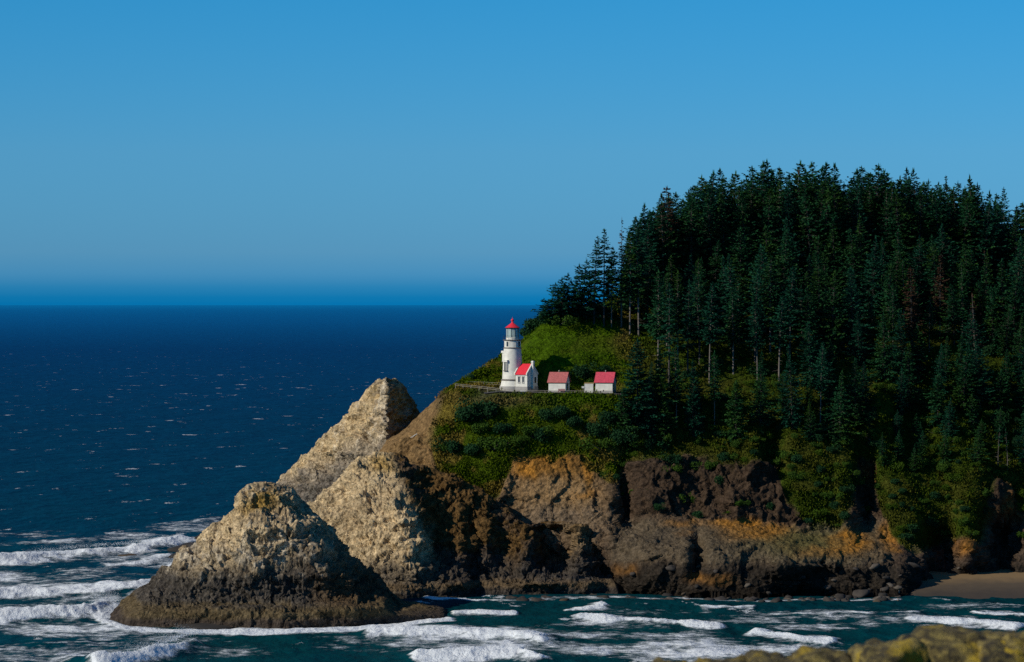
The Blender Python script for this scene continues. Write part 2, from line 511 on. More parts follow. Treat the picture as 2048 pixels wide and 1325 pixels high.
def build_sea():
    pxs = np.concatenate([np.linspace(-9000, -400, 30), np.linspace(-390, -70, 40), np.linspace(-60, 2110, 860), np.linspace(2120, 2500, 40), np.linspace(2520, 11000, 30)])
    rows = np.concatenate([[4000, 2600, 1900, 1600], np.linspace(1480, 1350, 30), np.linspace(1347, 1010, 300), np.linspace(1006, 700, 100), np.linspace(697, 620, 30), [617, 614, 612, 611]])
    nu, nv = len(pxs), len(rows)
    PX, PY = np.meshgrid(pxs, rows, indexing='ij')
    Y = sea_y(PY)
    X = (PX - CX) / F * Y
    near = smooth(Y, 1500, 900)
    w = np.stack([X, Y, np.zeros_like(X)], -1)
    rot = np.array([[0.85, 0.53, 0], [-0.53, 0.85, 0], [0, 0, 1]])
    wr = w @ rot.T
    z = near * (0.32 * fbm(wr * np.array([0.10, 0.035, 1]), 4, 3) + 0.16 * fbm(wr * np.array([0.4, 0.2, 1]), 3, 9))
    z += smooth(Y, 4000, 900) * 0.5 * fbm(wr * np.array([0.035, 0.014, 1]), 2, 5)
    foam = np.zeros_like(X)
    patch = fbm(w * 0.06, 3, 40)
    for pts, h, back, front, fb, ff, st, kind in WAVES:
        pts = np.array(pts, float)
        m = (PX > pts[:, 0].min() - 160) & (PX < pts[:, 0].max() + 160) & (PY > pts[:, 1].min() - 70) & (PY < pts[:, 1].max() + 50)
        if not m.any(): continue
        wob = 3.5 * fbm(w[m] * 0.07, 3, 60) + 2.0 * fbm(w[m] * 0.35, 3, 63)
        var = np.clip(0.75 + 0.9 * fbm(w[m] * np.array([0.07, 0.03, 1]), 3, 66 + int(pts[0, 0]) % 50), 0.42, 1.4)
        off, d, fr = poly_dist(PX[m], PY[m] + wob, pts, 5.0)
        end = smooth(fr, 0.0, 0.12) * smooth(fr, 1.0, 0.9)
        edge = np.exp(-np.maximum(0, d - np.abs(off) * 5) / 25.0)
        up = np.where(off < 0, np.exp(-(off / back) ** 2 * 1.6), np.exp(-(off / front) ** 2 * 2.2))
        rough = 1 + (0.12 if kind == 'curl' else 0.3) * fbm(w[m] * 0.22, 4, 70)
        z[m] += h * up * end * edge * rough * np.clip(0.35 + 0.65 * var, 0.3, 1.2)
        f = np.where(off < 0, np.exp(-(off / (1.35 * fb * var)) ** 2), np.exp(-(off / (1.25 * ff * var)) ** 2)) * st * np.clip(var + 0.45, 0.3, 1.0)
        if kind == 'curl':
            f = f * np.clip(0.85 + 0.6 * fbm(w[m] * 0.12, 3, 77), 0.3, 1.1)
        foam[m] = np.maximum(foam[m], f * edge * np.maximum(end, 0.25))
    for cx, cy, rx, ry, st in LACE:
        q = ((PX - cx) / rx) ** 2 + ((PY - cy) / ry) ** 2
        foam = np.maximum(foam, (st + 0.10) * np.exp(-q ** 2 * 0.7) * (0.85 + 0.5 * patch))
    # wash around the rocks' feet
    for pts, t, st in (([(205, 1243), (260, 1258), (400, 1262), (560, 1265), (700, 1258), (800, 1250), (895, 1240)], 7, 0.98),
                       ([(205, 1236), (240, 1215), (300, 1180), (340, 1145), (380, 1110)], 9, 0.9),
                       ([(960, 1200), (1100, 1199), (1240, 1199), (1500, 1200), (1800, 1198)], 3, 0.6), ([(370, 1085), (410, 1078)], 8, 0.9)):
        m = (PX > min(p[0] for p in pts) - 60) & (PX < max(p[0] for p in pts) + 60) & (PY > 1040) & (PY < 1300)
        off, d, fr = poly_dist(PX[m], PY[m] + 3 * fbm(w[m] * 0.15, 3, 81), pts, 3.0)
        foam[m] = np.maximum(foam[m], st * np.exp(-(d / (3.0 * t)) ** 2))
    # churned white water is lumpy
    z += near * smooth(foam, 0.6, 1.0) * (0.35 * np.abs(fbm(w * 0.9, 3, 90)) + 0.1)
    v = np.stack([X, Y, z], -1)
    me = mesh_np('sea', v, grid_quads(nu, nv), smooth_=True)
    attr(me, 'foam', foam)
    m, n, l, b = mat_new('sea_water')
    tc = n.new('ShaderNodeTexCoord')
    pos = tc.outputs['Object']
    sp = n.new('ShaderNodeSeparateXYZ'); l.new(pos, sp.inputs[0])
    # water colour: sandy teal shallows inshore, deep blue off shore, brightened far out as painted haze
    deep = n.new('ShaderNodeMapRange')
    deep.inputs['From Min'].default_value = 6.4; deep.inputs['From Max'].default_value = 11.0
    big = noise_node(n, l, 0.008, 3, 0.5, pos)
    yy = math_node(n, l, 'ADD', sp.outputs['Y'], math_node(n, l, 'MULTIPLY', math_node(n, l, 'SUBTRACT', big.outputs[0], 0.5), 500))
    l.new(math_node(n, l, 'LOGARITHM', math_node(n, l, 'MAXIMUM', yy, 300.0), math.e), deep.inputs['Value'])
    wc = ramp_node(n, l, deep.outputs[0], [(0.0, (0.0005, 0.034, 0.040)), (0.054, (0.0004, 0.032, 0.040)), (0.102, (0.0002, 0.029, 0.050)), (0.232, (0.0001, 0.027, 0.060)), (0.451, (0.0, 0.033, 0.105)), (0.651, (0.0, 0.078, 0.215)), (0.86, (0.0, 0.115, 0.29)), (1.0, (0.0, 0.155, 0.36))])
    mp = n.new('ShaderNodeMapping'); l.new(pos, mp.inputs['Vector'])
    mp.inputs['Rotation'].default_value = (0, 0, math.radians(-32))
    mp.inputs['Scale'].default_value = (1.0, 0.45, 1.0)
    w1 = noise_node(n, l, 0.16, 6, 0.62, mp.outputs[0])
    w2 = noise_node(n, l, 0.03, 4, 0.55, mp.outputs[0])
    tone = ramp_node(n, l, w1.outputs[0], [(0.3, 0.72), (0.7, 1.3)])
    wcol = mix(n, l, 'MULTIPLY', wc.outputs[0], tone.outputs[0])
    # foam
    fa = n.new('ShaderNodeAttribute'); fa.attribute_name = 'foam'
    mpf = n.new('ShaderNodeMapping'); l.new(pos, mpf.inputs['Vector'])
    mpf.inputs['Scale'].default_value = (0.55, 0.5, 1.0)
    f1 = noise_node(n, l, 0.55, 7, 0.72, mpf.outputs[0])
    f2 = noise_node(n, l, 0.12, 4, 0.6, mpf.outputs[0])
    thr = math_node(n, l, 'ADD', math_node(n, l, 'MULTIPLY', f1.outputs[0], 1.3), math_node(n, l, 'MULTIPLY', f2.outputs[0], 1.0))
    dif = math_node(n, l, 'SUBTRACT', math_node(n, l, 'MULTIPLY', fa.outputs['Fac'], 1.25), math_node(n, l, 'SUBTRACT', thr, 0.56))
    fm = n.new('ShaderNodeMapRange'); fm.interpolation_type = 'SMOOTHSTEP'
    fm.inputs['From Min'].default_value = -0.10; fm.inputs['From Max'].default_value = 0.40
    l.new(dif, fm.inputs['Value'])
    # scattered whitecaps on the open water
    c1 = noise_node(n, l, 0.085, 2, 0.5, mp.outputs[0])
    c2 = noise_node(n, l, 0.010, 2, 0.5, pos)
    mpc = n.new('ShaderNodeMapping'); l.new(pos, mpc.inputs['Vector'])
    mpc.inputs['Scale'].default_value = (1.0, 0.5, 1.0)
    c3 = noise_node(n, l, 0.55, 4, 0.7, mpc.outputs[0])
    cc = math_node(n, l, 'ADD', math_node(n, l, 'ADD', math_node(n, l, 'MULTIPLY', c1.outputs[0], 0.9), math_node(n, l, 'MULTIPLY', c2.outputs[0], 0.25)), math_node(n, l, 'MULTIPLY', c3.outputs[0], 0.5))
    wcap = n.new('ShaderNodeMapRange'); wcap.interpolation_type = 'SMOOTHSTEP'
    wcap.inputs['From Min'].default_value = 1.015; wcap.inputs['From Max'].default_value = 1.06
    far = n.new('ShaderNodeMapRange'); l.new(sp.outputs['Y'], far.inputs['Value'])
    far.inputs['From Min'].default_value = 2500; far.inputs['From Max'].default_value = 9000; far.inputs['To Max'].default_value = 0.12
    l.new(math_node(n, l, 'SUBTRACT', cc, far.outputs[0]), wcap.inputs['Value'])
    white = math_node(n, l, 'MAXIMUM', fm.outputs[0], math_node(n, l, 'MULTIPLY', wcap.outputs[0], 0.62))
    l.new(mix(n, l, 'MIX', wcol, (0.72, 0.74, 0.74), white), b.inputs['Base Color'])
    rr = n.new('ShaderNodeMapRange')
    rr.inputs['To Min'].default_value = 0.22; rr.inputs['To Max'].default_value = 0.95
    l.new(white, rr.inputs['Value']); l.new(rr.outputs[0], b.inputs['Roughness'])
    b.inputs['IOR'].default_value = 1.33
    b.inputs['Specular IOR Level'].default_value = 0.0
    hh = math_node(n, l, 'ADD', math_node(n, l, 'MULTIPLY', w1.outputs[0], 1.6), math_node(n, l, 'MULTIPLY', w2.outputs[0], 5.0))
    hh = math_node(n, l, 'ADD', hh, math_node(n, l, 'MULTIPLY', math_node(n, l, 'MULTIPLY', f1.outputs[0], white), 0.8))
    bp = n.new('ShaderNodeBump')
    bp.inputs['Strength'].default_value = 1.0; bp.inputs['Distance'].default_value = 1.0
    l.new(hh, bp.inputs['Height']); l.new(bp.outputs[0], b.inputs['Normal'])
    fr = n.new('ShaderNodeFresnel'); fr.inputs['IOR'].default_value = 1.33
    l.new(bp.outputs[0], fr.inputs['Normal'])
    gl = n.new('ShaderNodeBsdfGlossy'); gl.inputs['Roughness'].default_value = 0.25
    gl.inputs['Color'].default_value = (0.45, 0.9, 1.0, 1)
    l.new(bp.outputs[0], gl.inputs['Normal'])
    fac = math_node(n, l, 'MULTIPLY', math_node(n, l, 'MULTIPLY', fr.outputs[0], 0.10), math_node(n, l, 'SUBTRACT', 1.0, white))
    ms = n.new('ShaderNodeMixShader')
    l.new(fac, ms.inputs[0]); l.new(b.outputs[0], ms.inputs[1]); l.new(gl.outputs[0], ms.inputs[2])
    l.new(ms.outputs[0], n['Material Output'].inputs[0])
    o = add('sea', me, m)
    tag(o, 'wind-ruffled blue ocean with whitecaps and breaking surf', kind='structure')
build_sea()

# ------------------------------------------------------------------ lofted land
def loft(stations, seg, pxq):
    """stations: {px: [(z, Y) ...]} from the front foot over the crest to the back; seg: samples for each span"""
    ks = sorted(stations)
    key = np.array([stations[k] for k in ks], float)
    a = pchip(ks, key, pxq)                      # (nu, K, 2)
    K = a.shape[1]
    s = np.concatenate([np.linspace(k, k + 1, seg[k], endpoint=False) for k in range(K - 1)] + [[K - 1]])
    b = pchip(np.arange(K), np.swapaxes(a, 0, 1), s)   # (nv, nu, 2)
    b = np.swapaxes(b, 0, 1)
    z, Y = b[..., 0], b[..., 1]
    X = (pxq[:, None] - CX) / F * Y
    return np.stack([X, Y, z], -1), s

def normals(v):
    du = np.gradient(v, axis=0); dv = np.gradient(v, axis=1)
    n = np.cross(du, dv)
    n /= np.linalg.norm(n, axis=-1, keepdims=True) + 1e-9
    return n

def gauss(PX, PY, cx, cy, rx, ry, p=2):
    return np.exp(-(np.abs((PX - cx) / rx) ** p + np.abs((PY - cy) / ry) ** p))

def zy(py, Y):
    return (zof(py, Y), Y)

def col_of(a_px, wl_py, pts):
    """one headland column: below water, waterline, then (row, depth) points, then the back"""
    Y0 = sea_y(wl_py)
    out = [(-5, Y0 - 8), (0.0, Y0)] + [zy(p, y) for p, y in pts]
    zc, yc = out[-1]
    out += [(zc - max(1.0, zc * 0.25), yc + 40), (-6, yc + 170)]
    return out

HEAD = {
    690: [(-5, 762), (-4, 770), (-4, 785), (-4, 795), (-4, 803), (-4, 808), (-4, 815), (-4, 819), (-4, 822), (-4, 826), (-5, 840), (-6, 860)],
    760: col_of(760, 1165, [(1100, 802), (1060, 806), (1000, 811), (965, 815), (930, 822), (920, 826), (913, 829), (908, 833)]),
    800: col_of(800, 1165, [(1100, 800), (1060, 804), (995, 808), (950, 812), (900, 819), (885, 824), (876, 829), (868, 835)]),
    840: col_of(840, 1165, [(1100, 799), (1060, 802), (990, 805), (940, 809), (870, 817), (850, 823), (838, 829), (830, 835)]),
    912: col_of(912, 1165, [(1100, 798), (1060, 801), (985, 804), (930, 807), (830, 813), (783, 819), (776, 827), (768, 836)]),
    1005: col_of(1005, 1165, [(1100, 797), (1055, 799), (990, 802), (930, 805), (789, 814), (779, 826), (750, 842), (711, 852)]),
    1060: col_of(1060, 1165, [(1095, 797), (1052, 799), (988, 802), (918, 806), (789, 814), (779, 826.5), (716, 833.5), (668, 849)]),
    1100: col_of(1100, 1168, [(1090, 796), (1050, 798), (985, 802), (908, 806), (789, 814), (783, 825), (706, 833), (636, 854)]),
    1200: col_of(1200, 1185, [(1085, 788), (1050, 793), (985, 800), (915, 806), (790, 814), (784, 827), (694, 839), (610, 871)]),
    1300: col_of(1300, 1190, [(1112, 776), (1050, 793), (980, 800), (905, 808), (806, 817), (776, 828), (664, 855), (575, 892)]),
    1400: col_of(1400, 1195, [(1112, 775), (1044, 795), (980, 802), (905, 810), (822, 819), (756, 832), (650, 862), (540, 910)]),
    1500: col_of(1500, 1195, [(1120, 775), (1046, 797), (970, 804), (890, 811), (830, 820), (742, 836), (640, 868), (520, 925)]),
    1600: col_of(1600, 1190, [(1128, 776), (1064, 798), (990, 805), (890, 813), (830, 822), (742, 838), (635, 871), (515, 930)]),
    1700: col_of(1700, 1190, [(1132, 778), (1062, 801), (1000, 808), (900, 817), (830, 826), (742, 842), (635, 875), (518, 934)]),
    1800: col_of(1800, 1192, [(1138, 782), (1080, 802), (1000, 812), (905, 821), (830, 830), (742, 847), (635, 880), (522, 938)]),
    1880: col_of(1880, 1172, [(1150, 803), (1095, 807), (1000, 815), (910, 823), (830, 833), (742, 850), (640, 882), (535, 940)]),
    1960: col_of(1960, 1166, [(1144, 808), (1092, 812), (1000, 818), (910, 827), (830, 837), (742, 854), (650, 885), (555, 942)]),
    2048: col_of(2048, 1160, [(1140, 812), (1090, 817), (1000, 824), (910, 832), (830, 842), (742, 859), (660, 888), (588, 945)]),
    2250: col_of(2250, 1158, [(1138, 814), (1090, 820), (1000, 829), (910, 840), (830, 850), (745, 866), (680, 893), (630, 950)]),
    2600: col_of(2600, 1158, [(1138, 816), (1090, 822), (1005, 833), (920, 846), (840, 857), (765, 872), (710, 898), (660, 955)]),
}
SEG = [3, 62, 36, 44, 52, 56, 22, 44, 52, 14, 14]      # spans between the 12 levels
HPX = np.concatenate([np.linspace(690, 2080, 640), np.linspace(2084, 2600, 90)])
LV, LS = loft(HEAD, SEG, HPX)
def headland_shape(v):
    PX, PY = proj(v)
    # gullies (pushed back) and ribs (pulled forward) of the cliff, along the line of sight depth
    for cx, cy, rx, ry, d in [(1252, 1000, 22, 90, 6), (1225, 1000, 18, 60, -3), (1545, 895, 20, 60, 5), (1505, 905, 22, 60, -3.5), (1640, 960, 60, 110, -2.5),
                              (1728, 985, 20, 80, 8), (1690, 985, 20, 80, -3), (1830, 820, 40, 90, 7), (1765, 830, 30, 90, -4), (1800, 980, 40, 70, -3),
                              (1880, 1105, 34, 52, 11), (1815, 1090, 28, 60, -3), (1995, 1090, 38, 60, 12), (1940, 1085, 26, 70, -6), (1940, 960, 40, 70, -4), (1395, 1110, 15, 36, 9),
                              (1370, 1110, 14, 40, -2), (1560, 1130, 30, 30, -3), (1465, 985, 24, 44, -3), (1660, 1140, 34, 24, 3), (1300, 1150, 50, 30, -3), (1110, 990, 60, 60, -2)]:
        v[..., 1] += d * gauss(PX, PY, cx, cy, rx, ry, 2.6)
    v[..., 0] = (PX - CX) / F * v[..., 1]
    return v
LV = headland_shape(LV)
HNX, HNY = proj(LV)
def between(x, pts):
    a = np.array(pts, float)
    return np.interp(x, a[:, 0], a[:, 1])
VEGLINE = [(690, 890), (780, 880), (860, 880), (880, 965), (950, 990), (1000, 1000), (1026, 920), (1160, 905), (1185, 945), (1230, 965), (1245, 925), (1330, 925), (1400, 915), (1470, 925),
           (1550, 930), (1572, 1010), (1620, 1045), (1680, 1050), (1702, 985), (1720, 920), (1748, 930), (1765, 1035), (1800, 1085), (1850, 1100), (1900, 1070), (1960, 1078), (1985, 960), (2025, 975), (2060, 1040), (2600, 1080)]
nl = normals(LV)
wv = LV.copy()
edge_n = fbm(wv * 0.09, 4, 21) * 26 + fbm(wv * 0.4, 3, 22) * 9
VEG = smooth(between(HNX, VEGLINE) + edge_n - HNY, -8, 8)
VEG *= smooth(HNX + 0.25 * (HNY - 850) + edge_n * 0.5, 862, 886)
# terrace of the light station stays level and clean
TER = smooth(LS[None, :], 5.9, 6.08) * smooth(LS[None, :], 7.16, 7.02) * smooth(HNX, 930, 975) * smooth(HNX, 1262, 1238)
rockm = (1 - VEG)
st = np.array([1.0, 1.0, 0.45])
k1, k2 = worley(wv * np.array([0.16, 0.16, 0.10]), 77)
wq = wv + 0.8 * np.stack([fbm(wv * 0.25, 2, 91), fbm(wv * 0.25, 2, 92), fbm(wv * 0.25, 2, 93)], -1)
NB = sum(SEG[:6])
blk = np.zeros(wv.shape[:2], np.float32)
blk[:, :NB] = 2.6 * cells(wq[:, :NB] * np.array([0.15, 0.15, 0.10]), 41) + 1.7 * cells(wq[:, :NB] * np.array([0.36, 0.36, 0.26]), 43) + 0.7 * cells(wq[:, :NB] * 0.85, 45)
disp = rockm * (1.5 * ridged(wv * 0.085 * st, 4, 31, 0.5) + 0.6 * np.clip(k2 - k1, 0, 0.5) + 0.4 * ridged(wv * 0.3, 3, 35) + blk) + VEG * (0.9 * fbm(wv * 0.10, 4, 37) + 0.25 * fbm(wv * 0.5, 3, 38))
w1_, w2_ = worley(wv[:, : sum(SEG[:6])] * 0.55, 5)
bl = np.zeros_like(disp); bl[:, : sum(SEG[:6])] = (0.5 - w1_)
disp += rockm * 0.35 * bl
disp *= (1 - 0.93 * TER)
disp *= 1 - 0.5 * gauss(HNX, HNY, 1105, 985, 100, 80, 4)
plat_top = np.exp(-((LS - 2.7) / 0.5) ** 2)[None, :] * smooth(HNX, 1230, 1300) * smooth(HNX, 1850, 1780)
disp *= 1 - 0.6 * plat_top
face = smooth(LS[None, :], 0.9, 1.2) * smooth(LS[None, :], 3.1, 2.6) * smooth(HNX, 1215, 1260) * smooth(HNX, 1860, 1790)
layz = wv[..., 2] + 0.06 * (wv[..., 0] - 60) + 1.2 * fbm(wv * 0.06, 3, 95)
disp = disp * (1 - 0.35 * face) + face * 1.8 * (((layz * 0.24) % 1.0) ** 1.4 - 0.4) * np.clip(0.6 + fbm(wv * 0.06, 2, 96), 0, 1)
disp *= smooth(HNX, 700, 780) * 0.8 + 0.2
sill = smooth(np.abs(LS - 9), 0.0, 0.5)[None, :]
disp *= np.where(HNX < 1080, 0.35 + 0.65 * sill, 1.0)
LV = LV - nl * disp[..., None] * -1.0 if nl[300, 100, 1] < 0 else LV - nl * disp[..., None]
HNX, HNY = proj(LV)

def blend(col, c, m):
    return col * (1 - m[..., None]) + np.array(c) * m[..., None]

def paint_headland():
    PX, PY, v = HNX, HNY, LV
    n1 = fbm(v * 0.12, 4, 51); n2 = fbm(v * 0.45, 3, 55); n3 = fbm(v * 0.05, 3, 58)
    wx, wy = PX + n1 * 26, PY + n1 * 18 + n2 * 6
    col = np.zeros(PX.shape + (3,)) + np.array((0.062, 0.043, 0.030))
    col = blend(col, (0.10, 0.068, 0.04), smooth(n1, 0.0, 0.5))
    # brown scree face below the light station
    scree = gauss(wx, wy, 1110, 1000, 110, 85, 4)
    col = blend(col, (0.25, 0.155, 0.070), scree * 0.9)
    col = blend(col, (0.12, 0.092, 0.065), scree * smooth(wy, 985, 1040) * 0.8)
    col = blend(col, (0.15, 0.075, 0.018), gauss(wx, wy, 1110, 925, 90, 32, 4) * 0.8)
    # bare brown flank left of the turf
    flank = smooth(wx, 900, 868) * smooth(wy, 1050, 960)
    col = blend(col, (0.19, 0.115, 0.048), flank)
    # dark basalt near the water and reddish cliff
    cliff = smooth(wx, 1230, 1260) * smooth(wy, 1045, 1030) * smooth(wy, 900, 930)
    col = blend(col, (0.052, 0.033, 0.020), cliff * 0.8)
    low = smooth(wy, 1118, 1142) * smooth(wx, 690, 1200)
    col = blend(col, (0.030, 0.024, 0.018), low * 0.95)
    plat = smooth(wx, 1205, 1240) * smooth(wy, 1040, 1052) * smooth(wy, 1140, 1115) * smooth(wx, 1800, 1770)
    col = blend(col, (0.105, 0.080, 0.050), plat * 0.8)
    col = blend(col, (0.10, 0.088, 0.030), plat * gauss(wx, wy, 1610, 1080, 110, 30, 2) * 0.9)
    for cx, cy, rx, ry, s in [(1515, 1062, 62, 18, 1.0), (1470, 1052, 40, 9, .8), (1700, 1085, 45, 18, 1.0), (1782, 1078, 18, 26, .95), (1640, 1100, 60, 12, .4), (1380, 1052, 45, 8, .6), (1048, 938, 24, 16, .95),
                              (1095, 915, 55, 10, .5), (1170, 945, 9, 34, .8), (1165, 985, 26, 8, .7), (1085, 930, 70, 18, .45), (1930, 1090, 26, 18, .9), (1735, 950, 12, 22, .55), (2020, 1010, 24, 30, .4), (1420, 1160, 40, 12, .5), (1250, 1140, 30, 12, .35)]:
        col = blend(col, (0.34, 0.145, 0.020), s * gauss(wx, wy, cx, cy, rx, ry, 3) * (0.75 + 0.5 * np.clip(n2, -0.5, 0.5)))
    # vegetation floor
    g = np.zeros_like(col) + np.array((0.046, 0.072, 0.003))
    g = blend(g, (0.047, 0.088, 0.002), np.clip(1.8 * gauss(wx, wy, 1135, 715, 125, 85, 4), 0, 1))
    g = blend(g, (0.14, 0.10, 0.018), smooth(n1 + 0.6 * n2, -0.06, 0.24) * 0.9 * (1 - 0.85 * np.clip(1.8 * gauss(wx, wy, 1130, 715, 115, 72, 4), 0, 1)))
    g = blend(g, (0.13, 0.085, 0.022), gauss(wx, wy, 1240, 668, 16, 30, 2) * 0.8)
    g = blend(g, (0.12, 0.085, 0.035), gauss(wx, wy, 1000, 800, 80, 10, 2) * 0.7)
    g = blend(g, (0.032, 0.047, 0.005), smooth(wx, 1240, 1300) * 0.8)
    col = col * (1 - VEG[..., None]) + g * VEG[..., None]
    col = blend(col, (0.055, 0.055, 0.028), TER * 0.75)
    # wet, weed-darkened band at the tide line
    col *= (0.45 + 0.55 * smooth(v[..., 2] + n1 * 1.5, 0.3, 3.0))[..., None]
    return col
me = mesh_np('headland', LV, grid_quads(*LV.shape[:2]), smooth_=False)
attr(me, 'col', paint_headland(), 'COLOR')
HEADLAND = tag(add('headland', me, M['land']), 'steep green and brown headland with cliffs dropping to the sea', kind='structure')

def land_at(px, py):
    """visible ground point seen at a photo position"""
    d = (HNX - px) ** 2 + (HNY - py) ** 2
    d[:, LS > 9.05] += 1e7
    i = np.unravel_index(np.argmin(d), d.shape)
    return LV[i].copy()

# ------------------------------------------------------------------ sea stacks
def stack(name, label, top, front, ledge, mid, crest, back, seg, dx, colour, shapes=(), amp=1.0, seed=0, ledge_z=3.2, ends=None):
    """top: skyline row by column; front/ledge/mid/crest/back: depth by column"""
    lo, hi = top[0][0], top[-1][0]
    pxq = np.linspace(lo, hi, dx)
    st_ = {}
    for px in np.linspace(lo, hi, 60):
        yf, yl, ym, yc, yb = (between(px, t) for t in (front, ledge, mid, crest, back))
        zc = max(zof(between(px, top), yc), -1.0)
        zl = min(ledge_z, zc * 0.7) if zc > 0 else zc
        st_[px] = [(-4, yf - 3), (-0.3, yf), (zl * 0.85, yf + 1.2), (zl, yl), (zl + (zc - zl) * 0.5, ym), (zl + (zc - zl) * 0.82, ym * 0.45 + yc * 0.55), (zc, yc), (zl + (zc - zl) * 0.6, yc * 0.55 + yb * 0.45), (-4, yb)]
    v, s = loft(st_, seg, pxq)
    # exact skyline between the coarse stations
    zt = np.array([max(zof(between(p, top), between(p, crest)), -1.0) for p in pxq])
    zk = v[:, np.argmin(np.abs(s - 6)), 2]
    sc = np.where(zk > 1.5, (zt + 0.01) / np.maximum(zk, 0.5), 1.0)
    v[..., 2] = np.where(v[..., 2] > 0, v[..., 2] * np.clip(sc, 0.5, 1.6)[:, None], v[..., 2])
    PX, PY = proj(v)
    for cx, cy, rx, ry, d, p in shapes:
        v[..., 1] += d * gauss(PX, PY, cx, cy, rx, ry, p)
    v[..., 0] = (PX - CX) / F * v[..., 1]
    n = normals(v)
    if n[dx // 2, 60, 1] > 0: n = -n
    w = v
    f1, f2 = worley(w * 0.42, seed + 3)
    g1, g2 = worley(w * 1.0, seed + 8)
    h1, h2 = worley(w * np.array([0.13, 0.13, 0.20]), seed + 13)
    j1, j2 = worley(w * 2.1, seed + 17)
    lay = w[..., 2] + 1.8 * fbm(w * 0.09, 3, seed + 19)
    strata = fbm(np.stack([w[..., 0] * 0.03, w[..., 1] * 0.03, lay * 0.55], -1), 3, seed + 23)
    saw = (lay * 0.30 + 0.6 * fbm(w * 0.05, 2, seed + 29)) % 1.0
    strata = strata + (saw ** 1.5 - 0.45) * np.clip(0.5 + 1.2 * fbm(w * 0.07, 2, seed + 31), 0, 1) * 1.5
    ww = w + 0.7 * np.stack([fbm(w * 0.3, 2, seed + 41), fbm(w * 0.3, 2, seed + 42), fbm(w * 0.3, 2, seed + 43)], -1)
    q = amp * (1.3 * ridged(w * 0.10, 4, seed, 0.5) + 0.6 * np.clip(h2 - h1, 0, 0.5) - 0.2 + 0.9 * strata + 2.0 * cells(ww * np.array([0.15, 0.15, 0.2]), seed + 51) + 1.3 * cells(ww * np.array([0.4, 0.4, 0.5]), seed + 53)
               + 0.75 * cells(ww * 1.0, seed + 55) + 0.3 * (0.5 - g1) + 0.22 * (0.5 - j1) + 0.3 * fbm(w * 0.9, 4, seed + 5, 0.65))
    q *= np.where(np.abs(s - 6) < 0.6, 0.28 + 1.2 * np.abs(s - 6), 1.0)[None, :]
    q -= 0.25 * amp
    q *= (0.45 + 0.55 * smooth(s, 2.2, 3.4))[None, :] * (0.22 + 0.78 * smooth(zt, 1.0, 11.0))[:, None]
    v = v + n * q[..., None]
    PX, PY = proj(v)
    me = mesh_np(name, v, grid_quads(*v.shape[:2]), smooth_=False)
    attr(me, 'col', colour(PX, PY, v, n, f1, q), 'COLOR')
    o = add(name, me, M['rock'])
    tag(o, label, 'rock', 'guano-streaked sea stacks off the point')
    return v, o

GUANO, GUANO2, BASALT, OCHRE, BROWN = (0.45, 0.335, 0.19), (0.24, 0.175, 0.10), (0.052, 0.046, 0.040), (0.26, 0.155, 0.030), (0.098, 0.056, 0.020)

def col_front(PX, PY, v, n, f1, q):
    a = fbm(v * 0.13, 4, 121); b = fbm(v * 0.6, 3, 125)
    wx, wy = PX + a * 40, PY + a * 28 + b * 12
    c = np.zeros(PX.shape + (3,)) + np.array(GUANO)
    c = blend(c, GUANO2, smooth(a + 0.5 * b, -0.1, 0.35) * 0.8)
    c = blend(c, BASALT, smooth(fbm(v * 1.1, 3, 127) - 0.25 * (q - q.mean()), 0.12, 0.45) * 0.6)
    c = blend(c, BASALT, smooth(wy, 1075 + 0 * wx, 1165) * 0.95)
    c = blend(c, (0.30, 0.25, 0.18), smooth(b - 0.5 * (wy - 1130) / 60, 0.05, 0.35) * smooth(wy, 1060, 1110) * 0.8)
    c = blend(c, (0.50, 0.42, 0.30), smooth(fbm(v * np.array([0.55, 0.55, 0.07]), 3, 131), 0.18, 0.5) * smooth(wy, 1180, 1090) * 0.55)
    c = blend(c, OCHRE, gauss(wx, wy, 515, 1006, 52, 20, 3) * 0.9)
    c = blend(c, BROWN, smooth(wx, 610, 680) * 0.6)  # right side browned: its shade painted into the colour
    c = blend(c, (0.105, 0.075, 0.036), smooth(v[..., 2], 4.8, 3.6) * 0.85)
    c = blend(c, (0.055, 0.042, 0.032), smooth(v[..., 2] + 0.8 * a, 2.4, 1.0))
    return c * (0.75 + 0.5 * np.clip(f1, 0, 0.8))[..., None]

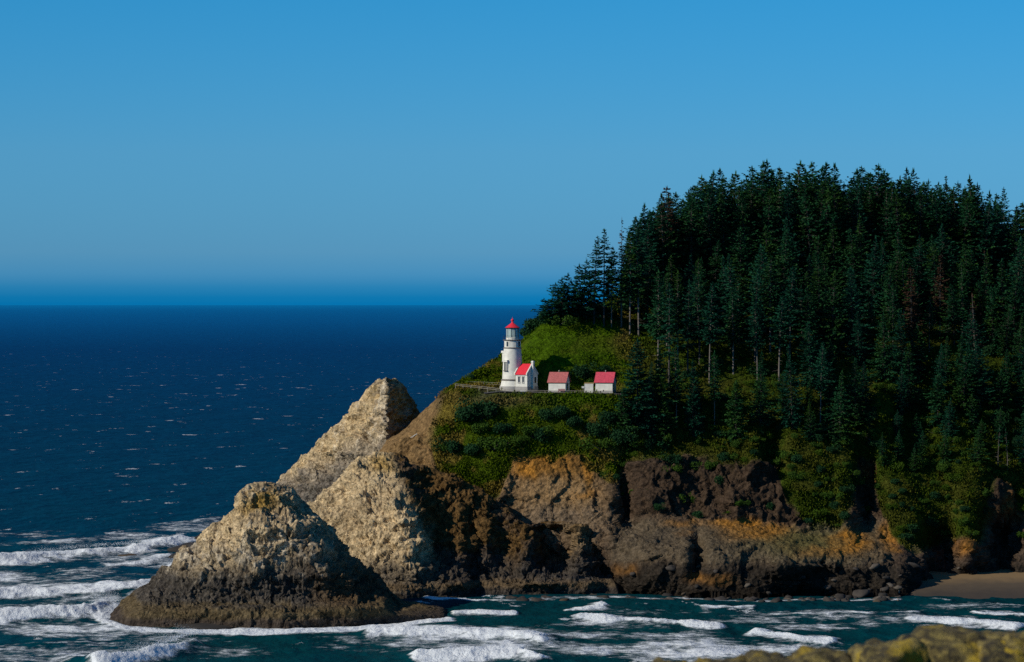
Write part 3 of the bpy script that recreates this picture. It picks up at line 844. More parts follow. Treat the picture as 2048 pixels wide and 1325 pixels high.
stack('sea_stack', 'broad pale sea stack with a domed knob, nearest of the three in the surf',
      [(200, 1243), (225, 1222), (250, 1203), (300, 1168), (340, 1130), (365, 1098), (395, 1086), (404, 1072), (414, 1058), (440, 1043), (462, 1028), (471, 1018), (474, 1000), (482, 986), (495, 973), (515, 966), (540, 962), (565, 966), (585, 978), (600, 996),
       (608, 1012), (622, 1020), (645, 1042), (670, 1074), (700, 1112), (740, 1146), (770, 1172), (788, 1196), (800, 1207), (850, 1213), (885, 1220), (900, 1236), (910, 1246)],
      [(200, 720), (230, 711), (260, 703), (400, 699), (560, 696), (700, 701), (800, 709), (890, 716), (910, 722)],
      [(200, 723), (260, 712), (400, 710), (560, 709), (680, 711), (730, 717), (785, 722), (800, 720), (890, 721), (910, 724)],
      [(200, 726), (300, 718), (400, 716), (540, 715), (640, 716), (700, 723), (775, 733), (800, 723), (890, 723), (910, 726)],
      [(200, 730), (340, 726), (440, 730), (540, 733), (620, 736), (700, 740), (775, 742), (800, 727), (890, 726), (910, 728)],
      [(200, 740), (340, 755), (540, 772), (700, 772), (790, 756), (810, 742), (910, 738)],
      [3, 14, 12, 44, 36, 36, 24, 14], 560, col_front,
      [(530, 1050, 90, 26, -3.0, 2), (550, 1016, 64, 16, 2.2, 2), (480, 1150, 120, 30, -2, 2), (600, 1050, 30, 30, -3, 2), (650, 1120, 40, 60, -3, 2), (560, 1120, 30, 40, 1.5, 2), (430, 1120, 50, 40, 1.0, 2)], 0.9, 200, 4.0)

def col_mid(PX, PY, v, n, f1, q):
    a = fbm(v * 0.12, 4, 221); b = fbm(v * 0.6, 3, 225)
    wx, wy = PX + a * 36, PY + a * 26 + b * 10
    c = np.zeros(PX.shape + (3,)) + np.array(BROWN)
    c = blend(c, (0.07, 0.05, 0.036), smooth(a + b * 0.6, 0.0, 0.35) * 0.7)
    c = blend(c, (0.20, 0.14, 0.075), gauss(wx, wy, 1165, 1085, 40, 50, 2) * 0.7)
    guano_side = smooth(wx - 0.42 * (wy - 900), 798, 752)  # mask of the left flank, whitened by guano
    c = blend(c, GUANO, guano_side)
    c = blend(c, OCHRE, guano_side * gauss(wx, wy, 770, 925, 46, 16, 2) * 0.8)
    c = blend(c, GUANO2, guano_side * smooth(a, 0.0, 0.3) * 0.6)
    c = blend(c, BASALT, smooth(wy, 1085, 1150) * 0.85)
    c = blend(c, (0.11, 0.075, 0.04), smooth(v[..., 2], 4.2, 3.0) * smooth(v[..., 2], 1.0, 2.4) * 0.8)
    c = blend(c, (0.04, 0.033, 0.027), smooth(v[..., 2] + 0.8 * a, 2.2, 0.8))
    return c * (0.75 + 0.5 * np.clip(f1, 0, 0.8))[..., None]

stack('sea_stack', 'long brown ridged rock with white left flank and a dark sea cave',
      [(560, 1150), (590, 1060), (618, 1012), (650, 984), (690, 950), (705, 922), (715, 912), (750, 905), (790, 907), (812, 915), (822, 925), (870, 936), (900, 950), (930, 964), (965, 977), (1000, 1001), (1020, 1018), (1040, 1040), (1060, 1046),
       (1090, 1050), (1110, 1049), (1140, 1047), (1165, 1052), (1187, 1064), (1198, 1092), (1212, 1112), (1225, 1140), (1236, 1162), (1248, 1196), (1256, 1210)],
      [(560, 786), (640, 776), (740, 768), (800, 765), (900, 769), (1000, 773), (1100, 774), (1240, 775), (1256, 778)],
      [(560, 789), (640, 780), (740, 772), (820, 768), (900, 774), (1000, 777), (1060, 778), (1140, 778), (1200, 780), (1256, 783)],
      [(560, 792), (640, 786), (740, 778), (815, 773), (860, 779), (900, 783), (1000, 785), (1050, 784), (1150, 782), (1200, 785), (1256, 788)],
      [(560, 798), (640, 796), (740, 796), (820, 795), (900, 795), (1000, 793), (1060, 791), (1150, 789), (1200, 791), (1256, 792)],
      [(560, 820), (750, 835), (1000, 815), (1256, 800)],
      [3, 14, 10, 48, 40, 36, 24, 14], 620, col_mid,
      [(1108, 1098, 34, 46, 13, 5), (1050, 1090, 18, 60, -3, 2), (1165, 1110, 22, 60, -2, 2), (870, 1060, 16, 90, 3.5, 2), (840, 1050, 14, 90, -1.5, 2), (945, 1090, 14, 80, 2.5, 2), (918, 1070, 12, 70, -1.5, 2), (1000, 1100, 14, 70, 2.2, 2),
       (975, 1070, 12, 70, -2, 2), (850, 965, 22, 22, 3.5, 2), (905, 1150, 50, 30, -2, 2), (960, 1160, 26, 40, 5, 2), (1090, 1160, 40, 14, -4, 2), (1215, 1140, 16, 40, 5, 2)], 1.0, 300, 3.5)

def col_back(PX, PY, v, n, f1, q):
    a = fbm(v * 0.12, 4, 321); b = fbm(v * 0.6, 3, 325)
    wx, wy = PX + a * 30, PY + a * 22 + b * 8
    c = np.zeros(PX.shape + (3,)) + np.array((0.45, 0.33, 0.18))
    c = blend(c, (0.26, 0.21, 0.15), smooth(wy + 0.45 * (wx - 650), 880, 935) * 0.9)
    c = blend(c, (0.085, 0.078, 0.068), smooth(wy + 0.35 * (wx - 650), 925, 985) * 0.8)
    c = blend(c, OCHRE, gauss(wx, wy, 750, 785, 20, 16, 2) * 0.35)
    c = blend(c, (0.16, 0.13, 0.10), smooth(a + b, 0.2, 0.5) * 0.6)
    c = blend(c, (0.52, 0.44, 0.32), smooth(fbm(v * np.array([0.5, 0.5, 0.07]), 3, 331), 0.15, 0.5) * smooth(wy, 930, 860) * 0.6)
    c = blend(c, (0.10, 0.08, 0.06), smooth(wx, 800, 825) * 0.7)  # shade of the right face darkened into the rock colour
    return c * (0.75 + 0.5 * np.clip(f1, 0, 0.8))[..., None]

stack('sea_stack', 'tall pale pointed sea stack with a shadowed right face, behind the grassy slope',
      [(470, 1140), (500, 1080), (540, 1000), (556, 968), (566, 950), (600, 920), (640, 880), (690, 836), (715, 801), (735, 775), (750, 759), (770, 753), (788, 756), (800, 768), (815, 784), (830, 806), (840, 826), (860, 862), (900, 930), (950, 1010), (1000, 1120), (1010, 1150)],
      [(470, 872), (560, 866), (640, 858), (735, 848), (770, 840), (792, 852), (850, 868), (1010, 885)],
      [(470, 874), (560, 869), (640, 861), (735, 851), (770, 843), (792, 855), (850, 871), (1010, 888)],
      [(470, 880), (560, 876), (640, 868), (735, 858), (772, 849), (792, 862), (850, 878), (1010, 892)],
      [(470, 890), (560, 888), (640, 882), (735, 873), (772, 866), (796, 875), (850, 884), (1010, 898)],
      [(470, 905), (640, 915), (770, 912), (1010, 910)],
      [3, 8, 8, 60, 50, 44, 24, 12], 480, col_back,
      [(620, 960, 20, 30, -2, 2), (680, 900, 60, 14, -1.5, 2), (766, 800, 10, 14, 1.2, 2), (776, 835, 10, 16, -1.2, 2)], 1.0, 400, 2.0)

# ------------------------------------------------------------------ light station
def land_z(x, y):
    d = (LV[..., 0] - x) ** 2 + (LV[..., 1] - y) ** 2
    i = np.unravel_index(np.argmin(d), d.shape)
    return float(LV[i][2])

YL = 825.0
def at(px, Y=YL):
    return (px - CX) / F * Y

TZ = zof(777.5, YL)                                   # ground level at the tower
LX = at(1025)
def build_lighthouse():
    t = empty('lighthouse', (LX, YL, TZ))
    tag(t, 'white lighthouse tower with red domed lantern roof and small red-roofed workroom', 'lighthouse')
    m = MB(); m.lathe([(3.3, -1.2), (3.3, 0.35), (3.22, 0.62)], 48); m.build('plinth', M['plinth'], t, True)
    m = MB(); m.lathe([(3.12, 0.62), (3.0, 0.9), (2.76, 2.02)], 48); m.build('tower_base', M['white'], t, True)
    m = MB(); m.lathe([(2.78, 2.02), (2.92, 2.1), (2.92, 2.3), (2.66, 2.42)], 48); m.build('belt_course', M['trim'], t, True)
    m = MB(); m.lathe([(2.6, 2.42), (2.5, 4.6), (2.36, 7.6), (2.2, 10.2)], 64); tw = m.build('tower', M['white'], t, True)
    m = MB(); m.lathe([(2.2, 10.2), (2.36, 10.26), (2.36, 10.42), (2.16, 10.5)], 48); m.build('belt_course', M['trim'], t, True)
    m = MB(); m.lathe([(2.1, 10.5), (2.1, 12.15)], 48); m.build('watch_room', M['white'], t, True)
    for k in range(8):                                # shallow pilasters and blind windows of the watch room
        a = math.radians(-90 + 22.5 + 45 * k)
        m = MB(); m.box(-0.13, 0.13, -0.06, 0.09, 10.5, 12.15)
        o = m.build('pilaster', M['white'], t); o.location = (2.1 * math.cos(a), 2.1 * math.sin(a), 0); o.rotation_euler = (0, 0, a + math.pi / 2)
    for a in (-128, -38, 52, 142):
        a = math.radians(a)
        m = MB(); m.box(-0.28, 0.28, -0.05, 0.08, 10.75, 11.95)
        o = m.build('window', M['window'], t); o.location = (2.1 * math.cos(a), 2.1 * math.sin(a), 0); o.rotation_euler = (0, 0, a + math.pi / 2)
    m = MB(); m.lathe([(2.1, 12.15), (2.42, 12.28), (2.42, 12.42), (1.7, 12.44)], 48); m.build('gallery_deck', M['trim'], t, True)
    m = MB()
    for z in (12.95, 13.4):
        for k in range(32):
            a, b2 = 2 * math.pi * k / 32, 2 * math.pi * (k + 1) / 32
            m.tube((2.34 * math.cos(a), 2.34 * math.sin(a), z), (2.34 * math.cos(b2), 2.34 * math.sin(b2), z), 0.022, n=4)
    for k in range(16):
        a = 2 * math.pi * k / 16
        m.tube((2.34 * math.cos(a), 2.34 * math.sin(a), 12.42), (2.34 * math.cos(a), 2.34 * math.sin(a), 13.42), 0.025, n=4)
    m.build('gallery_railing', M['iron'], t)
    m = MB(); m.lathe([(1.68, 12.44), (1.68, 13.0), (1.62, 13.05)], 32); m.build('lantern_wall', M['white'], t, True)
    N = 10
    for k in range(N):
        a0, a1 = 2 * math.pi * k / N + 0.1, 2 * math.pi * (k + 1) / N + 0.1
        p, q = Vector((1.6 * math.cos(a0), 1.6 * math.sin(a0), 0)), Vector((1.6 * math.cos(a1), 1.6 * math.sin(a1), 0))
        n = ((p + q) / 2).normalized() * 0.02
        u = (q - p).normalized() * 0.05
        m = MB()
        c = [p + u, q - u]
        pts = [(c[0] - n), (c[1] - n), (c[1] + n), (c[0] + n)]
        m.poly([(v.x, v.y, 13.05) for v in pts] + [(v.x, v.y, 15.3) for v in pts], [(0, 3, 2, 1), (4, 5, 6, 7), (0, 1, 5, 4), (1, 2, 6, 5), (2, 3, 7, 6), (3, 0, 4, 7)])
        m.build('pane', M['glass'], t)
        m = MB(); m.tube((p.x, p.y, 13.04), (p.x, p.y, 15.32), 0.06, n=6); m.build('mullion', M['iron'], t)
    m = MB(); m.lathe([(0.35, 12.6), (0.35, 13.2), (0.75, 13.3), (0.95, 13.9), (0.95, 14.4), (0.72, 15.0), (0.3, 15.2)], 20); m.build('lens', M['brass'], t, True)
    m = MB(); m.lathe([(1.62, 15.28), (1.88, 15.36), (1.9, 15.5), (1.84, 15.52)], 32); m.build('cornice', M['iron'], t, True)
    m = MB(); m.lathe([(1.92, 15.5), (1.6, 15.74), (1.15, 16.08), (0.72, 16.42), (0.42, 16.62), (0.26, 16.85), (0.2, 17.05)], 32); rf = m.build('lantern_roof', M['red'], t, True)
    m = MB(); m.lathe([(0.2, 17.04), (0.34, 17.2), (0.4, 17.4), (0.34, 17.6), (0.16, 17.74), (0.05, 17.8), (0.03, 18.2)], 20); m.build('ventilator_ball', M['red'], rf, True)
    # tall tower windows with bracketed hoods, one above the next round the shaft
    for a, z in ((-132, 4.7), (60, 4.7), (150, 7.0)):
        a = math.radians(a)
        r = 2.5
        w = empty('tower_window', (r * math.cos(a), r * math.sin(a), z), a + math.pi / 2); w.parent = t
        m = MB(); m.box(-0.42, 0.42, -0.10, 0.3, 0.0, 2.0); m.build('pane', M['window'], w)
        m = MB(); m.box(-0.58, -0.42, -0.2, 0.3, -0.05, 2.05); m.box(0.42, 0.58, -0.2, 0.3, -0.05, 2.05); m.box(-0.05, 0.05, -0.14, 0.3, 0, 2); m.build('frame', M['white'], w)
        m = MB(); m.box(-0.75, 0.75, -0.42, 0.3, 2.05, 2.6); m.build('hood', M['white'], w)
        m = MB(); m.box(-0.66, 0.66, -0.34, 0.3, -0.26, -0.05); m.build('sill', M['trim'], w)
    # workroom with a chimney on its gable
    ox, oy, rz = at(1031.5, 823) - LX, 821.6 - YL, math.radians(-29)
    W, D, hw, hp = 3.3, 5.5, 3.75, 6.15
    rot = Matrix.Rotation(-rz, 4, 'Z'); rot = Matrix.Rotation(-math.radians(-29), 4, 'Z')
    def part(mb, name, mat, par=None):
        o = mb.build(name, mat, par or t)
        if par is None:
            o.location = (ox, oy, 0); o.rotation_euler = (0, 0, rz)
        return o
    m = MB(); m.box(-0.1, W + 0.1, -0.1, D + 0.1, -1.2, 0.6); part(m, 'workroom_plinth', M['plinth'])
    m = MB()
    m.poly([(0, 0, 0.6), (W, 0, 0.6), (W, D, 0.6), (0, D, 0.6), (0, 0, hw), (W, 0, hw), (W, D, hw), (0, D, hw), (W, D / 2, hp), (0, D / 2, hp)],
           [(0, 1, 5, 4), (1, 2, 6, 8, 5), (2, 3, 7, 6), (3, 0, 4, 9, 7), (4, 5, 8, 9), (6, 7, 9, 8)])
    part(m, 'workroom_wall', M['white'])
    sl = (hp - hw) / (D / 2)
    m = MB()
    for sgn in (0, 1):
        e, z = (-0.25, hw - 0.25 * sl) if sgn == 0 else (D + 0.25, hw - 0.25 * sl)
        m.poly([(-0.15, e, z + 0.06), (W - 0.22, e, z + 0.06), (W - 0.22, D / 2, hp + 0.06), (-0.15, D / 2, hp + 0.06),
                (-0.15, e, z + 0.2), (W - 0.22, e, z + 0.2), (W - 0.22, D / 2, hp + 0.2), (-0.15, D / 2, hp + 0.2)],
               [(0, 3, 2, 1), (4, 5, 6, 7), (0, 1, 5, 4), (1, 2, 6, 5), (2, 3, 7, 6), (3, 0, 4, 7)])
    part(m, 'workroom_roof', M['red'])
    m = MB()                                         # raised gable copings
    for x0 in (W - 0.22, -0.4):
        x1 = x0 + 0.3
        pr = [(-0.3, hw - 0.3 * sl + 0.1), (D / 2, hp + 0.1), (D + 0.3, hw - 0.3 * sl + 0.1)]
        up = 0.32
        pts = [(x, y, z + u) for x in (x0, x1) for u in (-0.05, up) for y, z in pr]
        m.poly(pts, [(0, 1, 4, 3), (1, 2, 5, 4), (6, 9, 10, 7), (7, 10, 11, 8), (3, 4, 10, 9), (4, 5, 11, 10), (0, 6, 7, 1), (1, 7, 8, 2), (0, 3, 9, 6), (2, 8, 11, 5)])
    part(m, 'gable_coping', M['white'])
    m = MB(); m.box(W + 0.002, W + 0.55, D / 2 - 0.62, D / 2 + 0.1, 0, 7.1); m.box(W - 0.05, W + 0.62, D / 2 - 0.7, D / 2 + 0.18, 6.7, 6.9); part(m, 'chimney', M['white'])
    for x in (0.95, 2.15):
        m = MB(); m.box(x - 0.2, x + 0.2, -0.03, 0.1, 1.75, 3.0); w = part(m, 'workroom_window', M['window'])
        m = MB(); m.box(x - 0.32, x - 0.2, -0.09, 0.1, 1.6, 3.05); m.box(x + 0.2, x + 0.32, -0.09, 0.1, 1.6, 3.05); m.box(x - 0.36, x + 0.36, -0.14, 0.1, 3.05, 3.25); m.box(x - 0.36, x + 0.36, -0.14, 0.1, 1.48, 1.6)
        m.build('frame', M['plinth'], w)
    m = MB(); m.box(W - 0.1, W + 0.06, 3.9, 4.7, 1.5, 2.9); part(m, 'side_window', M['window'])
    return t
build_lighthouse()

def oil_house(px, py, Y, rz, roofmat, label, W=4.4, D=4.5):
    z = zof(py, Y) + 0.3
    t = empty('oil_house', (at(px, Y), Y, z), rz)
    tag(t, label, 'shed', 'red-roofed oil houses beside the lighthouse')
    hw, hp = 2.35, 4.6
    m = MB(); m.box(-0.06, W + 0.06, -0.06, D + 0.06, -1.0, 0.14); m.build('footing', M['plinth'], t)
    m = MB()
    m.poly([(0, 0, 0.14), (W, 0, 0.14), (W, D, 0.14), (0, D, 0.14), (0, 0, hw), (W, 0, hw), (W, D, hw), (0, D, hw), (W, D / 2, hp), (0, D / 2, hp)],
           [(0, 1, 5, 4), (1, 2, 6, 8, 5), (2, 3, 7, 6), (3, 0, 4, 9, 7), (4, 5, 8, 9), (6, 7, 9, 8)])
    m.build('wall', M['white'], t)
    sl = (hp - hw) / (D / 2)
    m = MB()
    for sgn in (0, 1):
        e, z_ = (-0.28, hw - 0.28 * sl) if sgn == 0 else (D + 0.28, hw - 0.28 * sl)
        m.poly([(-0.3, e, z_ + 0.05), (W + 0.3, e, z_ + 0.05), (W + 0.3, D / 2, hp + 0.05), (-0.3, D / 2, hp + 0.05),
                (-0.3, e, z_ + 0.18), (W + 0.3, e, z_ + 0.18), (W + 0.3, D / 2, hp + 0.18), (-0.3, D / 2, hp + 0.18)],
               [(0, 3, 2, 1), (4, 5, 6, 7), (0, 1, 5, 4), (1, 2, 6, 5), (2, 3, 7, 6), (3, 0, 4, 7)])
    r = m.build('roof', roofmat, t)
    m = MB(); m.lathe([(0.13, hp), (0.13, hp + 0.45), (0.22, hp + 0.47), (0.05, hp + 0.7)], 10, W * 0.5, D / 2); m.build('vent_pipe', M['wood'], r)
    m = MB(); m.box(-0.05, W + 0.05, -0.07, 0.0, hw - 0.42, hw - 0.24); m.build('fascia', M['ochre'], t)
    m = MB(); m.box(W + 0.002, W + 0.05, 1.5, 2.4, 0.15, 2.05); d = m.build('door', M['window'], t)
    return t
oil_house(1097.0, 785, 819.3, math.radians(-15), M['red_mauve'], 'white oil house with faded mauve-red roof, nearer to the lighthouse')
oil_house(1190.8, 785, 820, math.radians(-13), M['red_old'], 'white oil house with bright red roof half hidden by a spruce')

def small_things():
    z = zof(784.5, 820) + 0.35
    t = tag(empty('utility_shed', (at(1169, 820), 820, z), math.radians(-6)), 'low flat-topped white shed between the two red-roofed houses', 'shed')
    m = MB(); m.box(0, 2.2, 0, 2.2, -0.6, 1.82); m.build('wall', M['white'], t)
    m = MB(); m.box(-0.1, 2.3, -0.1, 2.3, 1.822, 1.95); m.build('roof', M['ochre'], t)
    m = MB(); m.box(2.202, 2.24, 0.7, 1.5, 0.05, 1.6); m.build('door', M['window'], t)
    t = tag(empty('notice_board', (at(1166.3, 820), 820, zof(784, 820) + 0.3), 0), 'small white notice board on a post beside the flat-topped shed', 'sign')
    m = MB(); m.box(-0.05, 0.05, -0.05, 0.05, -0.4, 1.1); m.build('post', M['wood'], t)
    m = MB(); m.box(-0.36, 0.36, -0.09, -0.052, 0.62, 1.1); m.build('panel', M['white'], t)
    t = tag(empty('park_bench', (at(1122.5, 817.6), 817.6, zof(786, 817.6)), math.radians(-15)), 'dark red wooden bench against the front wall of the mauve-roofed house', 'bench')
    for k in range(3):
        m = MB(); m.box(-0.85, 0.85, -0.25 + 0.18 * k, -0.09 + 0.18 * k, 0.42, 0.47); m.build('seat_slat', M['bench'], t)
    for k in range(3):
        m = MB(); m.box(-0.85, 0.85, 0.30, 0.34, 0.52 + 0.16 * k, 0.65 + 0.16 * k); m.build('back_slat', M['bench'], t)
    for x in (-0.75, 0.75):
        m = MB(); m.box(x - 0.04, x + 0.04, -0.25, -0.17, -0.3, 0.42); m.build('leg', M['bench'], t)
        m = MB(); m.box(x - 0.04, x + 0.04, 0.24, 0.3, -0.3, 0.98); m.build('leg', M['bench'], t)
    # low interpretive plinth in front of the tower
    t = tag(empty('display_plinth', (at(1044, 815.5), 815.5, zof(787, 815.5)), 0), 'low pale display plinth in front of the lighthouse', 'plinth')
    m = MB(); m.box(-0.8, 0.8, -0.25, 0.25, -0.4, 0.45); m.build('base', M['plinth'], t)
    m = MB(); m.poly([(-0.95, -0.4, 0.452), (0.95, -0.4, 0.452), (0.95, 0.4, 0.452), (-0.95, 0.4, 0.452), (-0.95, -0.4, 0.52), (0.95, -0.4, 0.52), (0.95, 0.4, 0.66), (-0.95, 0.4, 0.66)],
                     [(0, 3, 2, 1), (4, 5, 6, 7), (0, 1, 5, 4), (1, 2, 6, 5), (2, 3, 7, 6), (3, 0, 4, 7)]); m.build('panel', M['white'], t)
    def fence(name, pts, hgt, label, dark=False, thick=0.07, rails=(0.55, 0.95)):
        w = [Vector((at(p, y), y, zof(r, y))) for p, r, y in pts]
        t = tag(empty(name, w[0], 0), label, 'fence', 'guard rails along the edge of the terrace')
        mat = M['wood']
        for k, p in enumerate(w):
            q = p - w[0]
            m = MB(); m.box(q.x - thick, q.x + thick, q.y - thick, q.y + thick, q.z - 0.6, q.z + hgt); m.build('post', mat, t)
            if k + 1 < len(w):
                q2 = w[k + 1] - w[0]
                for h in rails:
                    m = MB(); m.tube((q.x, q.y, q.z + h * hgt), (q2.x, q2.y, q2.z + h * hgt), thick * 0.75, n=5); m.build('rail', mat, t)
    fence('guard_fence', [(911, 775, 821), (926, 777, 820.5), (942, 778.5, 820), (958, 780, 819.6), (975, 782, 818.2), (992, 784, 816.8), (1010, 786, 815.6), (1028, 787.5, 815), (1058, 788.5, 814.8), (1090, 789, 814.6), (1150, 789.5, 814.6), (1200, 790, 814.6)], 0.95,
          'pale wooden guard rail along the front edge of the terrace')
    fence('guard_fence', [(932, 772.5, 829), (949, 773, 829), (967, 773.5, 828.5), (984, 774.5, 828), (1000, 775, 827.6)], 1.2, 'thin post-and-rail fence on the turf left of the lighthouse', thick=0.045)
    # board lying on the bare flank
    p = land_at(826, 875)
    m = MB(); m.box(-1.2, 1.2, -0.12, 0.12, -0.05, 0.12)
    o = m.build('plank', M['white']); o.location = p + np.array((0, -0.3, 0.25)); o.rotation_euler = (0, math.radians(-32), math.radians(12))
    tag(o, 'weathered pale plank lying on the bare brown slope', 'plank')
small_things()

def build_path():
    pts = [(968, 783, 1.3), (1000, 785.5, 1.8), (1040, 786, 2.2), (1090, 787, 2.2), (1140, 787.3, 2.0), (1200, 787.5, 2.0), (1250, 789, 2.0)]
    px = np.linspace(968, 1250, 120)
    a = np.array(pts)
    Yc = 817.8 - 0.8 * np.sin((px - 968) / 282 * math.pi)
    hw = np.interp(px, a[:, 0], a[:, 2])
    v = []
    for i, p in enumerate(px):
        for k in range(7):
            y = Yc[i] + hw[i] * (k - 3) / 3
            x = at(p, y)
            v.append((x, y, land_z(x, y) + 0.10))
    v = np.array(v).reshape(len(px), 7, 3)
    v[..., 2] = v[..., 2].max(axis=1, keepdims=True) * 0.5 + v[..., 2] * 0.5 + 0.05
    me = mesh_np('path', v, grid_quads(len(px), 7), smooth_=True)
    tag(add('path', me, M['path']), 'asphalt path along the lighthouse terrace', kind='structure')
build_path()

# ------------------------------------------------------------------ trees
def diamonds(p, d, w, bend=None):
    """sprays as bent diamonds: p base, d along, w half width vectors (n,3)"""
    n = len(p)
    v = np.stack([p, p + d * 0.5 + w, p + d, p + d * 0.5 - w], 1).reshape(-1, 3)
    return v, np.arange(n * 4).reshape(n, 4)

def cone_tube(a, b, r0, r1, n=4):
    a, b = np.asarray(a, float), np.asarray(b, float)
    d = b - a; d /= np.linalg.norm(d) + 1e-9
    u = np.cross(d, (0.3, 0.5, 0.81)); u /= np.linalg.norm(u) + 1e-9
    w = np.cross(d, u)
    t = np.arange(n) * 2 * math.pi / n
    c = np.cos(t)[:, None] * u + np.sin(t)[:, None] * w
    v = np.concatenate([a + c * r0, b + c * r1])
    i = np.arange(n)
    f = np.stack([i, (i + 1) % n, n + (i + 1) % n, n + i], 1)
    return v, f

class Acc:
    def __init__(s): s.v, s.f, s.n = [], [], 0
    def add(s, v, f):
        s.v.append(v); s.f.append(f + s.n); s.n += len(v)
    def mesh(s, name, mat, sm=False):
        me = mesh_np(name, np.concatenate(s.v), np.concatenate(s.f), smooth_=sm)
        me.materials.append(mat)
        return me

def spruce(seed, h=26.0, base=0.2, rmax=4.2, form='cone', wind=0.0, fill=1.0, bark='bark', needle='needle', dead=0.0, spray=1.0, step=0.62):
    r = np.random.default_rng(seed)
    tr, cr = Acc(), Acc()
    # trunk: gently bent, tapered
    bx, by = r.normal(0, 0.25, 2)
    def axis(z):
        t = z / h
        return np.array([bx * t * t * 2 + wind * 1.6 * t ** 2, by * t * t * 2, z])
    zs = np.linspace(-1.0, h * 0.985, 12)
    r0 = 0.0085 * h * (0.9 + 0.2 * r.random())
    for a, b in zip(zs[:-1], zs[1:]):
        ra, rb = (max(0.03, r0 * (1 - max(0, q) / h) ** 0.8) for q in (a, b))
        v, f = cone_tube(axis(max(a, 0)) + (0, 0, min(a, 0)), axis(max(b, 0)), ra, rb, 7)
        tr.add(v, f)
    P_, D_, W_ = [], [], []
    z = base * h
    # dead stubs under the crown
    for k in range(int(10 + 10 * base)):
        zz = r.uniform(0.25 * base, base + 0.1) * h
        a = r.uniform(0, 2 * math.pi); L = r.uniform(0.4, 1.8)
        p = axis(zz)
        v, f = cone_tube(p, p + np.array([math.cos(a) * L, math.sin(a) * L, r.uniform(-0.3, 0.2)]), 0.05, 0.015, 3)
        tr.add(v, f)
    lobe = r.uniform(0, 2 * math.pi)
    gaps = r.uniform(0, 1, 40)
    while z < h * 0.985:
        t = (z - base * h) / (h * (1 - base))
        if form == 'cone': env = (1 - t) ** 1.0 * min(1, 0.5 + t * 4) * (0.85 + 0.3 * gaps[int(t * 22)])
        elif form == 'broad': env = min(1, 0.5 + t * 3) * (1 - t ** 2.1) ** 0.95 * (0.8 + 0.35 * gaps[int(t * 20)]) * (0.85 + 0.15 * math.sin(9 * t + lobe))
        elif form == 'flag': env = (1 - t) ** 0.6 * min(1, 0.35 + t * 3) * (0.6 + 0.6 * gaps[int(t * 14)])
        else: env = (1 - t) ** 0.9 * min(1, 0.4 + t * 2.5) * (0.55 + 0.55 * gaps[int(t * 18)])
        nb = int(r.integers(4, 8))
        a0 = r.uniform(0, 6.28)
        for k in range(nb):
            a = a0 + 6.283 * k / nb + r.normal(0, 0.25)
            L = rmax * env * r.uniform(0.5, 1.18) + 0.12
            L *= 1 + wind * math.cos(a) * 0.75
            L *= 0.85 + 0.25 * math.sin(2 * a + lobe + z * 0.35)
            if L < 0.2: continue
            up = math.radians(-22 + 48 * t + r.normal(0, 8))
            o = axis(z + r.uniform(-0.3, 0.3))
            dh = np.array([math.cos(a), math.sin(a), 0])
            n = max(3, int(L / 0.28 * fill))
            s = (np.arange(n) + r.random(n)) / n
            s = np.clip(0.12 + 0.88 * s, 0, 1)
            # branch curve: out, sagging, tip lifting
            pts = o + dh * (s * L * math.cos(up))[:, None] + np.array([0, 0, 1]) * (s * L * math.sin(up) - 0.22 * L * s * (1 - s) * 2)[:, None]
            tip = o + dh * L * math.cos(up) + np.array([0, 0, L * math.sin(up)])
            if L > 0.8:
                v, f = cone_tube(o, o * 0.35 + tip * 0.65 - np.array([0, 0, 0.12 * L]), 0.02 + 0.012 * L, 0.015, 3)
                tr.add(v, f)
            if dead and r.random() < dead: continue
            side = np.cross(dh, (0, 0, 1))
            for sg in (-1, 1, 0):
                if sg == 0 and r.random() < 0.3: continue
                ln = spray * (1 - 0.45 * t) * (0.45 + 0.85 * (1 - s) * min(1, L / 2.5) + 0.3 * r.random(n))
                ang = np.radians(r.normal(48, 14, n)) * sg
                d = dh * np.cos(ang)[:, None] + side * np.sin(ang)[:, None]
                d[:, 2] += r.normal(-0.12, 0.28, n) + 0.25 * t
                d *= ln[:, None]
                w = np.cross(d, r.normal(0, 0.55, (n, 3)) + np.array([0, 0, 1.0]))
                w /= np.linalg.norm(w, axis=1, keepdims=True) + 1e-9
                w *= (spray * (1 - 0.35 * t) * r.uniform(0.13, 0.27, n))[:, None]
                P_.append(pts - d * 0.1); D_.append(d); W_.append(w)
        z += step * r.uniform(0.75, 1.3) * (1.15 - 0.45 * t)
    # leader
    p = np.repeat(axis(h * 0.95)[None], 8, 0); d = r.normal(0, 0.12, (8, 3)); d[:, 2] = r.uniform(0.8, 1.9, 8)
    P_.append(p); D_.append(d); W_.append(r.normal(0, 0.06, (8, 3)))
    v, f = diamonds(np.concatenate(P_), np.concatenate(D_), np.concatenate(W_))
    cr.add(v, f)
    return tr.mesh('trunk', M[bark]), cr.mesh('crown', M[needle]), h

